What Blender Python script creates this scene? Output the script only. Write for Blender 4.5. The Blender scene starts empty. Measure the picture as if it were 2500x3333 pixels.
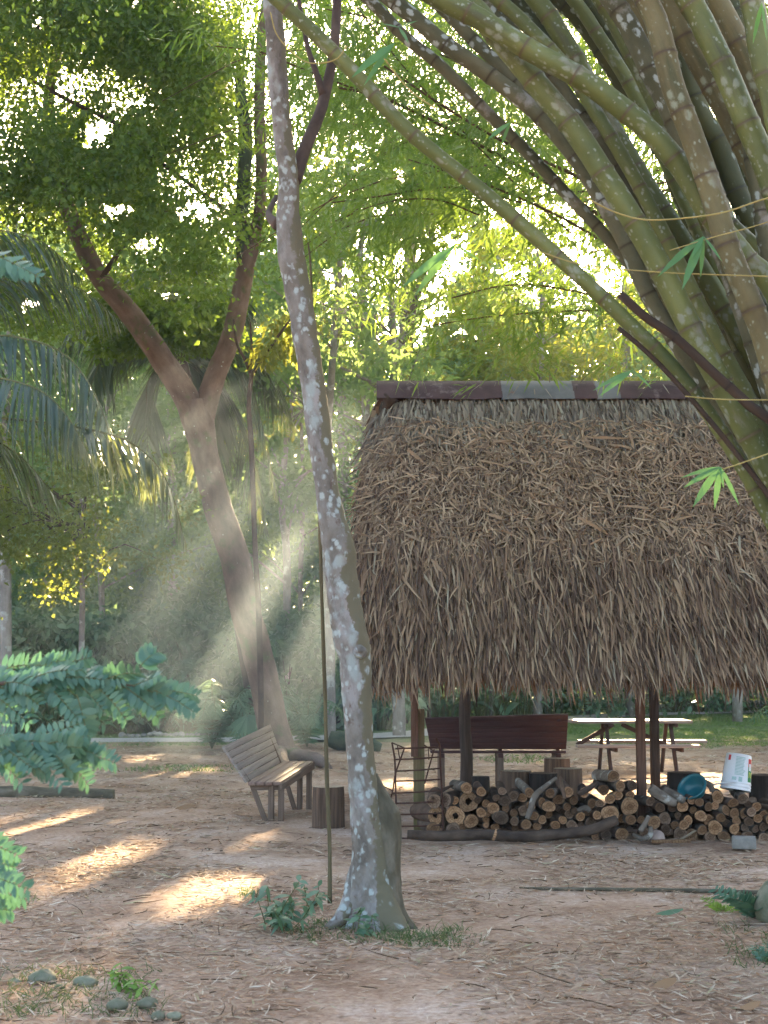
import bpy, math, random
import numpy as np
from mathutils import Vector, Matrix

# ------------------------------------------------------------------ camera
sc = bpy.context.scene
col = sc.collection
FPX = 4814.0                      # focal length in photograph pixels (52 mm on a 36 mm tall frame)
EYE = np.array([0.0, 0.0, 1.6])
PITCH = math.atan2(493.5, FPX)
FW = np.array([0, math.cos(PITCH), math.sin(PITCH)])
UP = np.array([0, -math.sin(PITCH), math.cos(PITCH)])
RT = np.array([1.0, 0, 0])
cd = bpy.data.cameras.new('camera'); cam = bpy.data.objects.new('camera', cd); col.objects.link(cam)
cam.location = EYE; cam.rotation_euler = (math.pi / 2 + PITCH, 0, 0)
cd.sensor_fit = 'VERTICAL'; cd.sensor_height = 36; cd.lens = 52; cd.clip_start = 0.1; cd.clip_end = 3000; cd.dof.use_dof = True; cd.dof.focus_distance = 14; cd.dof.aperture_fstop = 7
sc.camera = cam

# ------------------------------------------------------------------ light
SUN = FW + RT * (390 / FPX) + UP * ((1666.5 - 640) / FPX); SUN /= np.linalg.norm(SUN)
SUN_EL = math.asin(SUN[2]); SUN_AZ = math.atan2(SUN[0], SUN[1])
wd = bpy.data.worlds.new('World'); sc.world = wd; wd.use_nodes = True
wn = wd.node_tree.nodes; wl = wd.node_tree.links
sky = wn.new('ShaderNodeTexSky'); sky.sky_type = 'NISHITA'; sky.sun_disc = False
sky.sun_elevation = SUN_EL; sky.sun_rotation = SUN_AZ; sky.air_density = 1.0; sky.dust_density = 4.5; sky.ozone_density = 0.5
wl.new(sky.outputs[0], wn['Background'].inputs[0]); wn['Background'].inputs[1].default_value = 0.082
sd = bpy.data.lights.new('sun', 'SUN'); sd.energy = 5.0; sd.angle = math.radians(0.5); sd.color = (1.0, 0.74, 0.43)
so = bpy.data.objects.new('sun', sd); col.objects.link(so)
so.rotation_euler = Vector(-SUN).to_track_quat('-Z', 'Y').to_euler(); so.location = (0, 0, 60)
vs = sc.view_settings
vs.view_transform = 'Standard'; vs.look = 'None'; vs.gamma = 1; vs.use_curve_mapping = False; vs.exposure = 3.5
cy = sc.cycles
cy.max_bounces = 5; cy.diffuse_bounces = 2; cy.glossy_bounces = 2; cy.transmission_bounces = 4; cy.transparent_max_bounces = 24
cy.volume_bounces = 0; cy.caustics_reflective = False; cy.caustics_refractive = False
cy.use_adaptive_sampling = True; cy.adaptive_threshold = 0.02; cy.sample_clamp_indirect = 6; cy.use_denoising = True

# ------------------------------------------------------------------ layout helpers
def W(px, py, d):
    v = FW + RT * ((px - 1250) / FPX) + UP * ((1666.5 - py) / FPX)
    return EYE + v * (d / v[1])
def G(px, py):
    v = FW + RT * ((px - 1250) / FPX) + UP * ((1666.5 - py) / FPX)
    return EYE + v * (-EYE[2] / v[2])
def proj(P):
    r = P - EYE; w = np.maximum(r @ FW, 0.01)
    return 1250 + FPX * (r @ RT) / w, 1666.5 - FPX * (r @ UP) / w
def nrm(v):
    v = np.asarray(v, float); return v / np.maximum(np.linalg.norm(v, axis=-1, keepdims=True), 1e-9)
def Rg(seed): return np.random.default_rng(abs(int(seed)))
def runit(rng, n): return nrm(rng.normal(size=(n, 3)))
def vnoise(x, y, seed=0):          # smooth value noise
    rng = Rg(seed); T = rng.random((64, 64))
    xi = np.floor(x).astype(int); yi = np.floor(y).astype(int); fx = x - xi; fy = y - yi
    fx = fx * fx * (3 - 2 * fx); fy = fy * fy * (3 - 2 * fy)
    g = lambda a, b: T[a % 64, b % 64]
    return (g(xi, yi) * (1 - fx) + g(xi + 1, yi) * fx) * (1 - fy) + (g(xi, yi + 1) * (1 - fx) + g(xi + 1, yi + 1) * fx) * fy
def ground_z(x, y):
    near = np.clip((60 - y) / 30, 0, 1)
    return near * ((vnoise(x * .7, y * .7, 3) - .5) * .05 + (vnoise(x * 2.6, y * 2.6, 4) - .5) * .022)

# openings in the canopy through which the sun reaches the ground: (point, radius across, radius up)
TUBES = [(G(150, 2890), .32, .14), (G(270, 2845), .36, .15), (G(390, 2805), .34, .13), (G(540, 2905), .38, .15), (G(680, 2925), .48, .23),
         (G(800, 2895), .36, .15), (W(1950, 2335, 21.8), .45, .5), (W(2100, 2335, 21.8), .45, .5), (W(2230, 2400, 21.8), .4, .4), (G(1300, 2560), .4, .2), (G(530, 2470), .6, .2),
         (G(2330, 2530), .35, .15), (W(900, 2420, 15.8), .3, .2), (W(900, 1850, 22), .34, .2), (W(800, 2050, 22), .26, .16), (W(1000, 1700, 22), .2, .3), (W(690, 1900, 24), .45, .6)]
_r = np.random.default_rng(77)
TUBES += [(W(-200 + 1500 * a, 1300 + 900 * b, 31 + 14 * c), .25 + .35 * e, .25 + .3 * e) for a, b, c, e in _r.random((6, 4))]
TUBES += [(W(1250 + 1250 * a, 2240 + 60 * b, 38 + 10 * c), .25 + .3 * e, .25 + .3 * e) for a, b, c, e in _r.random((12, 4))]
TUBES += [(W(920 + 430 * a, 880 + 480 * b, 28 + 12 * c), .3 + .4 * e, .3 + .4 * e) for a, b, c, e in _r.random((9, 4))]
TUBES += [(W(1280 + 700 * a, 880 + 320 * b, 24 + 14 * c), .3 + .4 * e, .3 + .4 * e) for a, b, c, e in _r.random((9, 4))]
TUBES += [(W(870, 1480, 29), .5, .6), (W(160, 1930, 23), .4, .3), (W(330, 1880, 23), .35, .3), (W(540, 1560, 29), .4, .4)]
GAPS = [(320, 440, 58, 58), (380, 680, 62, 40), (490, 790, 60, 42), (600, 690, 42, 36), (110, 985, 45, 40), (560, 960, 60, 30), (1650, 690, 95, 52), (1560, 640, 40, 34),
        (1310, 640, 50, 40), (1110, 880, 60, 50), (1760, 820, 60, 36), (1240, 690, 35, 40), (130, 70, 25, 30), (1170, 790, 40, 60), (660, 700, 40, 50),
        (1990, 920, 60, 60), (1440, 1010, 55, 32), (1520, 1090, 60, 30), (440, 10, 25, 18), (1880, 860, 40, 48), (1300, 560, 40, 40)]
def keep_mask(P, rng, tubes=True, gaps=.9):
    k = np.ones(len(P), bool)
    if tubes:
        e1 = nrm(np.cross(SUN, [0, 0, 1])); e2 = np.cross(e1, SUN)
        for p, ra, rb in TUBES:
            r = P - p; s = r @ SUN
            a = (r @ e1) / (ra * 1.15 + .08); b = (r @ e2) / (rb * 1.15 + .08)
            k &= ~((a * a + b * b < 1) & (s > 1.0))
    if gaps:
        px, py = proj(P); wv_ = (vnoise(px / 26, py / 26, 44) - .28) * 1.6
        for gx, gy, ga, gb in GAPS:
            q = ((px - gx) / ga) ** 2 + ((py - gy) / gb) ** 2 + wv_
            k &= ~((q < 1) & (rng.random(len(P)) < gaps * np.clip(1.6 - q, 0, 1)) & (P[:, 1] > 10.4))
    return k

# ------------------------------------------------------------------ mesh helpers
class MB:
    def __init__(s): s.v = []; s.f = []; s.n = 0; s.c = []; s.d = []
    def add(s, v, f, c=None, d=None):
        v = np.asarray(v, float).reshape(-1, 3)
        for q in (f if isinstance(f, list) and len(f) and hasattr(f[0], 'shape') else [np.asarray(f, int)]):
            if len(q): s.f.append(q + s.n)
        s.v.append(v); s.n += len(v); s.c.append(v if c is None else np.asarray(c, float)); s.d.append(np.zeros(len(v)) if d is None else np.asarray(d, float))
        return s
ORG = {}
def obj(name, mb, mat, parent=None, smooth=False, org=None, bevel=0):
    V = np.concatenate(mb.v); me = bpy.data.meshes.new(name)
    o0 = ORG[parent.name] if parent is not None else (np.zeros(3) if org is None else np.asarray(org, float))
    me.vertices.add(len(V)); me.vertices.foreach_set('co', (V - o0).astype(np.float32).ravel())
    tot = np.concatenate([np.full(len(q), q.shape[1]) for q in mb.f]); lv = np.concatenate([q.ravel() for q in mb.f])
    me.loops.add(len(lv)); me.loops.foreach_set('vertex_index', lv.astype(np.int32))
    me.polygons.add(len(tot)); me.polygons.foreach_set('loop_start', (np.cumsum(tot) - tot).astype(np.int32))
    if smooth: me.polygons.foreach_set('use_smooth', np.ones(len(tot), bool))
    a = me.attributes.new('gc', 'FLOAT_VECTOR', 'POINT'); a.data.foreach_set('vector', np.concatenate(mb.c).astype(np.float32).ravel())
    D = np.concatenate(mb.d)
    if D.any():
        a = me.attributes.new('nd', 'FLOAT', 'POINT'); a.data.foreach_set('value', D.astype(np.float32))
    me.update(calc_edges=True); me.materials.append(mat)
    o = bpy.data.objects.new(name, me); col.objects.link(o)
    if parent is not None: o.parent = parent
    else: o.location = o0
    ORG[o.name] = o0
    if bevel:
        m = o.modifiers.new('bevel', 'BEVEL'); m.width = bevel; m.segments = 2; m.limit_method = 'ANGLE'
    return o
def tag(o, label, cat, group=None, kind=None):
    if label: o['label'] = label
    if cat: o['category'] = cat
    if group: o['group'] = group
    if kind: o['kind'] = kind
    return o
def thing(name, label, cat, loc, group=None):
    o = bpy.data.objects.new(name, None); col.objects.link(o); o.location = loc; o.empty_display_size = .2
    ORG[o.name] = np.asarray(loc, float)
    return tag(o, label, cat, group)

def spline(P, n):
    P = np.asarray(P, float)
    if len(P) == 2: t = np.linspace(0, 1, n)[:, None]; return P[0] * (1 - t) + P[1] * t
    Q = np.vstack([2 * P[0] - P[1], P, 2 * P[-1] - P[-2]]); m = len(P) - 1
    t = np.linspace(0, m, n); i = np.minimum(t.astype(int), m - 1); u = (t - i)[:, None]
    a, b, c, d = Q[i], Q[i + 1], Q[i + 2], Q[i + 3]
    return .5 * (2 * b + (c - a) * u + (2 * a - 5 * b + 4 * c - d) * u ** 2 + (3 * b - a - 3 * c + d) * u ** 3)
def frames(P):
    T = nrm(np.gradient(P, axis=0)); r = np.array([1.0, 0, 0]) if abs(T[0][0]) < .8 else np.array([0, 0, 1.0])
    A = []; a = nrm(np.cross(T[0], np.cross(r, T[0])))
    for t in T:
        a = nrm(a - t * (a @ t)); A.append(a)
    A = np.array(A); return T, A, np.cross(T, A)
def tube_rings(mb, P, R, sides=10, cap=True, wob=0, seed=0, nd=None):
    T, A, B = frames(P); n = len(P); th = np.linspace(0, 2 * math.pi, sides, endpoint=False)
    s = np.concatenate([[0], np.cumsum(np.linalg.norm(np.diff(P, axis=0), axis=1))])
    R = np.asarray(R, float)[:, None] * np.ones(sides)
    if wob:
        rng = Rg(seed); ph = rng.random(4) * 6.28
        R = R * (1 + wob * (np.sin(2 * th + ph[0] + s[:, None] * .9 / max(R.max() * 8, .05)) + .6 * np.sin(3 * th + ph[1] - s[:, None] * 2.1)
                            + .5 * np.sin(s[:, None] * 5.3 + ph[2] + th) + .35 * np.sin(s[:, None] * 13 + 5 * th + ph[3])
                            + 2.2 * (vnoise(np.broadcast_to(th * 2.5, R.shape), s[:, None] * 4 / max(R.max() * 6, .1) + th * 0, 61) - .5) + 1.5 * (vnoise(np.broadcast_to(th * 5.1, R.shape), s[:, None] * 11 / max(R.max() * 6, .1) + th * 0, 62) - .5)))
    V = P[:, None] + R[..., None] * (np.cos(th)[None, :, None] * A[:, None] + np.sin(th)[None, :, None] * B[:, None])
    C = np.stack([s[:, None] * np.ones(sides), R * np.cos(th), R * np.sin(th)], -1)
    i = np.arange(n - 1)[:, None] * sides; j = np.arange(sides); j2 = (j + 1) % sides
    q = np.stack([i + j, i + j2, i + sides + j2, i + sides + j], -1).reshape(-1, 4)
    fs = [q]
    if cap: fs += [np.arange(sides)[::-1][None], (np.arange(sides) + (n - 1) * sides)[None]]
    mb.add(V.reshape(-1, 3), fs, C.reshape(-1, 3), None if nd is None else np.repeat(nd, sides))
    return V
def tube(mb, pts, rad, sides=10, n=None, cap=True, wob=0, seed=0):
    pts = np.asarray(pts, float); n = n or max(2, (len(pts) - 1) * 4 + 1)
    rad = np.broadcast_to(np.asarray(rad, float), (len(pts),))
    P = spline(pts, n); R = np.interp(np.linspace(0, 1, n), np.linspace(0, 1, len(pts)), rad)
    tube_rings(mb, P, R, sides, cap, wob, seed); return P, R
BOXF = np.array([[0, 1, 3, 2], [4, 6, 7, 5], [0, 4, 5, 1], [2, 3, 7, 6], [0, 2, 6, 4], [1, 5, 7, 3]])
def beam(mb, p0, p1, w, h, up=(0, 0, 1)):
    p0 = np.asarray(p0, float); p1 = np.asarray(p1, float); t = nrm(p1 - p0)
    u = np.asarray(up, float); u = nrm(u - t * (u @ t)); s = np.cross(t, u); L = np.linalg.norm(p1 - p0)
    v = []; c = []
    o = (p0.sum() * 3.7) % 5
    for a in (0, 1):
        for b in (-.5, .5):
            for e in (-.5, .5): v.append((p0, p1)[a] + s * w * b + u * h * e); c.append((a * L + o, w * b + o, h * e))
    return mb.add(v, BOXF, c)
def slab(mb, a, b, c, d, th):      # plank from four corners a-b (one end) c-d (other end), thickness along its normal
    a, b, c, d = [np.asarray(x, float) for x in (a, b, c, d)]; n = nrm(np.cross(b - a, c - a)) * th
    v = [a, a + n, b, b + n, c, c + n, d, d + n]; L = np.linalg.norm(c - a); w = np.linalg.norm(b - a); o = (a.sum() * 5.1) % 4
    return mb.add(v, BOXF, [(o, o, 0), (o, o, th), (o, o + w, 0), (o, o + w, th), (o + L, o, 0), (o + L, o, th), (o + L, o + w, 0), (o + L, o + w, th)])
def ribbons(mb, P, D, S, L, Wd, Bd, prof, cup=None, ts=None):
    """N strips: start P, direction D, side S, length L, width Wd, bend vector Bd (quadratic), width profile prof"""
    N = len(P); k = len(prof); t = np.linspace(0, 1, k) if ts is None else np.asarray(ts)
    L = np.broadcast_to(L, (N,)); Wd = np.broadcast_to(Wd, (N,)); Bd = np.broadcast_to(Bd, (N, 3))
    ctr = P[:, None] + D[:, None] * (L[:, None] * t)[..., None] + Bd[:, None] * (t ** 2)[None, :, None]
    off = S[:, None] * (.5 * Wd[:, None] * np.asarray(prof)[None])[..., None]
    V = np.stack([ctr - off, ctr + off], 2).reshape(-1, 3)
    base = (np.arange(N) * k * 2)[:, None]; i = np.arange(k - 1) * 2
    q = np.stack([base + i, base + i + 1, base + i + 3, base + i + 2], -1).reshape(-1, 4)
    mb.add(V, q); return mb
def diamonds(mb, P, D, Nn, L, Wd, fold=.12, sh=.42):
    S = nrm(np.cross(D, Nn)); Nn = np.cross(S, D); L = np.broadcast_to(L, (len(P),))[:, None]; Wd = np.broadcast_to(Wd, (len(P),))[:, None]
    m = P + D * L * sh + Nn * Wd * fold
    V = np.stack([P, m + S * Wd * .5, P + D * L - Nn * L * .06, m - S * Wd * .5], 1).reshape(-1, 3)
    mb.add(V, np.arange(len(P) * 4).reshape(-1, 4)); return mb
def foliage(mb, rng, C, R, n, L, asp=.5, flat=.65, droop=.35, tubes=True, gaps=.93, keep=None):
    C = np.asarray(C, float); K = len(C); R = np.broadcast_to(R, (K,))
    g = rng.normal(size=(K, n, 3)) * .52; g[..., 2] *= flat
    P = (C[:, None] + g * R[:, None, None]).reshape(-1, 3)
    out = nrm(g.reshape(-1, 3) + 1e-6)
    k = keep_mask(P, rng, tubes, gaps); k &= P[:, 2] > .03
    if keep is not None: k &= keep(P)
    P = P[k]; out = out[k]; N = len(P)
    D = nrm(out * .5 + runit(rng, N) * .8 + np.array([0, 0, -droop])); Nn = nrm(runit(rng, N) + np.array([0, -.25, .7]))
    l = L * (.6 + .8 * rng.random(N)); diamonds(mb, P, D, Nn, l, l * asp * (.8 + .4 * rng.random(N)))
    return mb
def bamboo_sprays(mb, rng, C, m, L, main=None, asp=.13, tubes=True, gaps=.9, spread=.75):
    C = np.asarray(C, float); k = keep_mask(C, rng, tubes, gaps); C = C[k]; K = len(C)
    if main is None: main = nrm(rng.normal(size=(K, 3)) * [1, 1, .35] + [-.35, 0, -.45])
    else: main = nrm(main[k] + rng.normal(size=(K, 3)) * .3)
    D = nrm(main[:, None] + rng.normal(size=(K, m, 3)) * spread * np.array([1, 1, .7]) * .6).reshape(-1, 3)
    P = np.repeat(C, m, 0) + rng.normal(size=(K * m, 3)) * L * .35
    S = nrm(np.cross(D, nrm(rng.normal(size=(K * m, 3)) * .6 + [0, -.3, 1])))
    l = L * (.6 + .7 * rng.random(K * m)); B = np.array([0, 0, -1.0]) * (l * (.12 + .25 * rng.random(K * m)))[:, None]
    ribbons(mb, P, D, S, l, l * asp, B, [.25, 1, .06], ts=[0, .4, 1]); return mb

# ------------------------------------------------------------------ materials
def newmat(name):
    m = bpy.data.materials.new(name); m.use_nodes = True; nt = m.node_tree; nt.nodes.clear(); return m, nt
def ramp(nt, cols, fac):
    r = nt.nodes.new('ShaderNodeValToRGB'); e = r.color_ramp.elements
    while len(e) < len(cols): e.new(.5)
    for i, (p, c) in enumerate(cols): e[i].position = p; e[i].color = (*c, 1)
    nt.links.new(fac, r.inputs[0]); return r.outputs[0]
def noise(nt, vec, scale, detail=5, rough=.6, dist=0):
    n = nt.nodes.new('ShaderNodeTexNoise'); n.inputs['Scale'].default_value = scale; n.inputs['Detail'].default_value = detail
    n.inputs['Roughness'].default_value = rough; n.inputs['Distortion'].default_value = dist; nt.links.new(vec, n.inputs['Vector']); return n.outputs['Fac']
def mix(nt, a, b, fac, mode='MIX'):
    n = nt.nodes.new('ShaderNodeMix'); n.data_type = 'RGBA'; n.blend_type = mode
    for s, x in ((n.inputs[6], a), (n.inputs[7], b), (n.inputs[0], fac)):
        if hasattr(x, 'links'): nt.links.new(x, s)
        elif isinstance(x, (int, float)): s.default_value = x
        else: s.default_value = (*x, 1)
    return n.outputs[2]
def math_n(nt, op, a, b=0.0):
    n = nt.nodes.new('ShaderNodeMath'); n.operation = op
    for s, x in ((n.inputs[0], a), (n.inputs[1], b)):
        if hasattr(x, 'links'): nt.links.new(x, s)
        else: s.default_value = x
    return n.outputs[0]
def coords(nt, coord, stretch):
    if coord == 'obj':
        v = nt.nodes.new('ShaderNodeTexCoord').outputs['Object']
    else:
        a = nt.nodes.new('ShaderNodeAttribute'); a.attribute_name = 'gc'; v = a.outputs['Vector']
    mp = nt.nodes.new('ShaderNodeMapping'); mp.inputs['Scale'].default_value = stretch; nt.links.new(v, mp.inputs['Vector']); return mp.outputs[0]
def pmat(name, cols, scale=5, stretch=(1, 1, 1), coord='gc', detail=6, rough=.85, bump=.4, bdist=.01, island=None, spots=(), spec=.25, metal=0, objrand=0, node=None, fine=None, hsv=0):
    m, nt = newmat(name); N = nt.nodes; out = N.new('ShaderNodeOutputMaterial'); b = N.new('ShaderNodeBsdfPrincipled')
    vec = coords(nt, coord, stretch); f = noise(nt, vec, scale, detail); c = ramp(nt, cols, f)
    if island:
        g = N.new('ShaderNodeNewGeometry'); ic = ramp(nt, island, g.outputs['Random Per Island']); c = mix(nt, ic, c, .35)
    if objrand:
        oi = N.new('ShaderNodeObjectInfo'); v = math_n(nt, 'MULTIPLY_ADD', oi.outputs['Random'], objrand)
        v.node.inputs[2].default_value = 1 - objrand / 2
        c = mix(nt, c, v, 1.0, 'MULTIPLY')
    if fine:
        ff = noise(nt, vec, fine[0], 3); fr = ramp(nt, [(.35, fine[1]), (.65, (1, 1, 1))], ff); c = mix(nt, c, fr, 1.0, 'MULTIPLY')
    for s in spots:
        kind, scol, ssc, lo, hi = s[:5]; sv = coords(nt, coord, s[5] if len(s) > 5 else (1, 1, 1))
        if kind == 'v':
            vo = N.new('ShaderNodeTexVoronoi'); vo.inputs['Scale'].default_value = ssc; nt.links.new(sv, vo.inputs['Vector'])
            w = noise(nt, sv, ssc * 2.3, 3); sf = math_n(nt, 'ADD', vo.outputs['Distance'], math_n(nt, 'MULTIPLY', w, .35))
            sf = ramp(nt, [(lo, (1, 1, 1)), (hi, (0, 0, 0))], sf)
            sep = N.new('ShaderNodeSeparateColor'); nt.links.new(vo.outputs['Color'], sep.inputs[0])
            sel = ramp(nt, [(.42, (0, 0, 0)), (.5, (1, 1, 1))], sep.outputs[0]); sf = mix(nt, sf, sel, 1.0, 'MULTIPLY')
        elif kind == 'side':
            sx = N.new('ShaderNodeSeparateXYZ'); nt.links.new(sv, sx.inputs[0])
            sf = math_n(nt, 'ADD', math_n(nt, 'MULTIPLY', sx.outputs[1], 6.0), math_n(nt, 'MULTIPLY', noise(nt, sv, ssc, 6, .7), 1.5)); sf = ramp(nt, [(lo, (0, 0, 0)), (hi, (1, 1, 1))], sf)
        elif kind == 'p':      # rounded crusts gathered in patches
            vo = N.new('ShaderNodeTexVoronoi'); vo.inputs['Scale'].default_value = ssc; nt.links.new(sv, vo.inputs['Vector'])
            w = noise(nt, sv, ssc * 1.3, 6, .7); sf = math_n(nt, 'ADD', vo.outputs['Distance'], math_n(nt, 'MULTIPLY', math_n(nt, 'SUBTRACT', w, .25), 1.0))
            sf = ramp(nt, [(lo + .12, (1, 1, 1)), (hi + .12, (0, 0, 0))], sf)
            sel = ramp(nt, [(.50, (0, 0, 0)), (.54, (1, 1, 1))], noise(nt, sv, ssc * .33, 3)); sf = mix(nt, sf, sel, 1.0, 'MULTIPLY')
        else:
            sf = ramp(nt, [(lo, (0, 0, 0)), (hi, (1, 1, 1))], noise(nt, sv, ssc, 6, .65))
        c = mix(nt, c, scol, sf)
    if node:
        a = N.new('ShaderNodeAttribute'); a.attribute_name = 'nd'; c = mix(nt, c, node, a.outputs['Fac'])
    nt.links.new(c, b.inputs['Base Color']); b.inputs['Roughness'].default_value = rough; b.inputs['Specular IOR Level'].default_value = spec; b.inputs['Metallic'].default_value = metal
    if bump:
        bp = N.new('ShaderNodeBump'); bp.inputs['Strength'].default_value = bump; bp.inputs['Distance'].default_value = bdist
        nt.links.new(f, bp.inputs['Height']); nt.links.new(bp.outputs[0], b.inputs['Normal'])
    nt.links.new(b.outputs[0], out.inputs[0]); return m
def leafmat(name, cols, tcol, fac=.5, rough=.45, spec=.3):
    m, nt = newmat(name); N = nt.nodes; out = N.new('ShaderNodeOutputMaterial'); b = N.new('ShaderNodeBsdfPrincipled'); t = N.new('ShaderNodeBsdfTranslucent')
    g = N.new('ShaderNodeNewGeometry'); f = noise(nt, coords(nt, 'obj', (1, 1, 1)), .7, 2)
    r = math_n(nt, 'ADD', math_n(nt, 'MULTIPLY', g.outputs['Random Per Island'], .65), math_n(nt, 'MULTIPLY', f, .45))
    c = ramp(nt, cols, r); nt.links.new(c, b.inputs['Base Color']); b.inputs['Roughness'].default_value = rough; b.inputs['Specular IOR Level'].default_value = spec
    tc = mix(nt, c, tcol, .7); nt.links.new(tc, t.inputs[0])
    x = N.new('ShaderNodeMixShader'); x.inputs[0].default_value = fac; nt.links.new(b.outputs[0], x.inputs[1]); nt.links.new(t.outputs[0], x.inputs[2]); nt.links.new(x.outputs[0], out.inputs[0]); return m

m_ground = None
def make_ground_mat():
    m, nt = newmat('dirt'); N = nt.nodes; out = N.new('ShaderNodeOutputMaterial'); b = N.new('ShaderNodeBsdfPrincipled')
    v = coords(nt, 'obj', (1, 1, 1))
    c = ramp(nt, [(.3, (.28, .175, .115)), (.5, (.46, .325, .235)), (.7, (.58, .46, .38))], noise(nt, v, 1.1, 8, .65))
    c = mix(nt, c, ramp(nt, [(.35, (.55, .45, .4)), (.6, (1, 1, 1))], noise(nt, v, 26, 6, .7)), .8, 'MULTIPLY')
    sep = N.new('ShaderNodeSeparateXYZ'); nt.links.new(v, sep.inputs[0])
    y = math_n(nt, 'ADD', sep.outputs[1], math_n(nt, 'MULTIPLY', noise(nt, v, .35, 6, .7), 14.0))
    gf = ramp(nt, [(0, (0, 0, 0)), (1, (1, 1, 1))], math_n(nt, 'MULTIPLY', math_n(nt, 'SUBTRACT', y, 35.5), .22))
    c = mix(nt, c, ramp(nt, [(.35, (.075, .12, .035)), (.65, (.17, .21, .08))], noise(nt, v, 3, 6)), gf)
    nt.links.new(c, b.inputs['Base Color']); b.inputs['Roughness'].default_value = .95; b.inputs['Specular IOR Level'].default_value = .1
    bp = N.new('ShaderNodeBump'); bp.inputs['Strength'].default_value = .6; bp.inputs['Distance'].default_value = .02; nt.links.new(noise(nt, v, 18, 8, .7), bp.inputs['Height']); nt.links.new(bp.outputs[0], b.inputs['Normal'])
    nt.links.new(b.outputs[0], out.inputs[0]); return m
m_ground = make_ground_mat()
m_path = pmat('path_gravel', [(.3, (.36, .33, .31)), (.7, (.52, .48, .46))], 6, coord='obj', bump=.3)
m_litter = pmat('dry_litter', [(.3, (.28, .18, .12)), (.7, (.42, .31, .22))], 4, coord='obj', bump=0,
                island=[(0, (.06, .03, .018)), (.18, (.22, .12, .062)), (.34, (.40, .19, .08)), (.46, (.36, .24, .15)), (.78, (.50, .38, .27)), (.93, (.72, .62, .50)), (1, (.3, .32, .14))])
m_grass = leafmat('grass', [(0, (.05, .10, .03)), (.6, (.12, .2, .06)), (1, (.22, .27, .1))], (.3, .42, .08), .35)
m_grass2 = leafmat('weedy_grass', [(0, (.03, .06, .022)), (.5, (.07, .115, .045)), (1, (.16, .17, .08))], (.2, .28, .07), .3)
m_bark_l = pmat('lichen_bark', [(.25, (.08, .065, .052)), (.5, (.185, .162, .14)), (.75, (.29, .265, .24))], 9, (.6, 1, 1), bump=.8, bdist=.015,
                spots=[('n', (.30, .275, .265), 5, .5, .64, (.5, 1, 1)), ('n', (.13, .085, .065), 13, .60, .68, (.6, 1, 1)), ('p', (.31, .335, .32), 11, .38, .62, (.7, 1, 1)), ('p', (.38, .415, .40), 22, .36, .56, (.8, 1, 1)), ('side', (.15, .13, .085), 5, .92, 1.06), ('p', (.36, .395, .38), 17, .34, .52, (.8, 1, 1))])
m_bark_y = pmat('warm_bark', [(.3, (.11, .068, .05)), (.55, (.20, .135, .105)), (.8, (.30, .225, .185))], 5, (.5, 1, 1), bump=.6, bdist=.03, spots=[('n', (.12, .13, .06), 3, .58, .7), ('v', (.42, .44, .40), 10, .22, .28)])
m_bark_bg = pmat('pale_bark', [(.3, (.16, .135, .12)), (.7, (.36, .32, .30))], 6, (.4, 1, 1), bump=.4, bdist=.03, objrand=.5, spots=[('n', (.45, .45, .44), 4, .56, .64)])
m_bark_dark = pmat('dark_bark', [(.3, (.045, .03, .025)), (.7, (.13, .085, .065))], 8, (.5, 1, 1), bump=.5, bdist=.015)
m_moss = pmat('mossy_bark', [(.3, (.03, .05, .025)), (.7, (.11, .12, .075))], 7, (.5, 1, 1), bump=.6, bdist=.02)
m_moss2 = pmat('olive_bark', [(.25, (.045, .038, .025)), (.5, (.11, .095, .065)), (.75, (.22, .19, .15))], 9, (.5, 1, 1), bump=.8, bdist=.02)
m_stem = pmat('stem_brown', [(.3, (.07, .055, .03)), (.7, (.17, .14, .075))], 6, (.3, 1, 1), bump=.4)
m_vine = pmat('green_stem', [(.3, (.08, .09, .03)), (.7, (.2, .19, .09))], 5, (.4, 1, 1), bump=.3)
WSP = [('n', (.06, .06, .02), 9, .58, .72, (.12, 1, 1)), ('p', (.22, .235, .165), 16, .32, .52, (.7, 1, 1)), ('p', (.24, .26, .19), 34, .28, .46, (.8, 1, 1)), ('n', (.19, .175, .13), 6, .60, .70, (.4, 1, 1))]
m_bam = [pmat('bamboo_green', [(.3, (.065, .08, .018)), (.7, (.165, .178, .05))], 3, (.6, 1, 1), rough=.55, bump=.15, spec=.4, spots=WSP, node=(.09, .065, .03)),
         pmat('bamboo_dark', [(.3, (.03, .036, .011)), (.7, (.085, .088, .03))], 3, (.6, 1, 1), rough=.6, bump=.15, spec=.3, spots=[('p', (.2, .23, .18), 20, .34, .48, (.7, 1, 1))], node=(.03, .03, .015)),
         pmat('bamboo_tan', [(.3, (.08, .062, .026)), (.6, (.165, .14, .062)), (.8, (.10, .115, .04))], 4, (.4, 1, 1), rough=.6, bump=.2, spec=.3, spots=WSP, node=(.07, .045, .025)),
         pmat('bamboo_lichen', [(.3, (.06, .06, .03)), (.7, (.16, .145, .085))], 5, (.5, 1, 1), rough=.75, bump=.3, spots=[('p', (.36, .39, .36), 18, .40, .52, (.7, 1, 1)), ('n', (.27, .25, .22), 5, .58, .68)], node=(.06, .045, .025))]
m_bam_dead = pmat('bamboo_dead', [(.3, (.018, .012, .009)), (.7, (.085, .055, .038))], 6, (.15, 1, 1), bump=.5, node=(.03, .02, .015))
m_twig_y = pmat('yellow_twig', [(.3, (.26, .2, .06)), (.7, (.42, .34, .13))], 5, bump=0, node=(.3, .25, .2))
m_twig = pmat('brown_twig', [(.3, (.06, .035, .02)), (.7, (.14, .085, .045))], 5, bump=0)
m_bleaf = leafmat('bamboo_leaf', [(0, (.035, .085, .018)), (.5, (.075, .145, .03)), (1, (.15, .2, .045))], (.34, .50, .06), .45)
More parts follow.
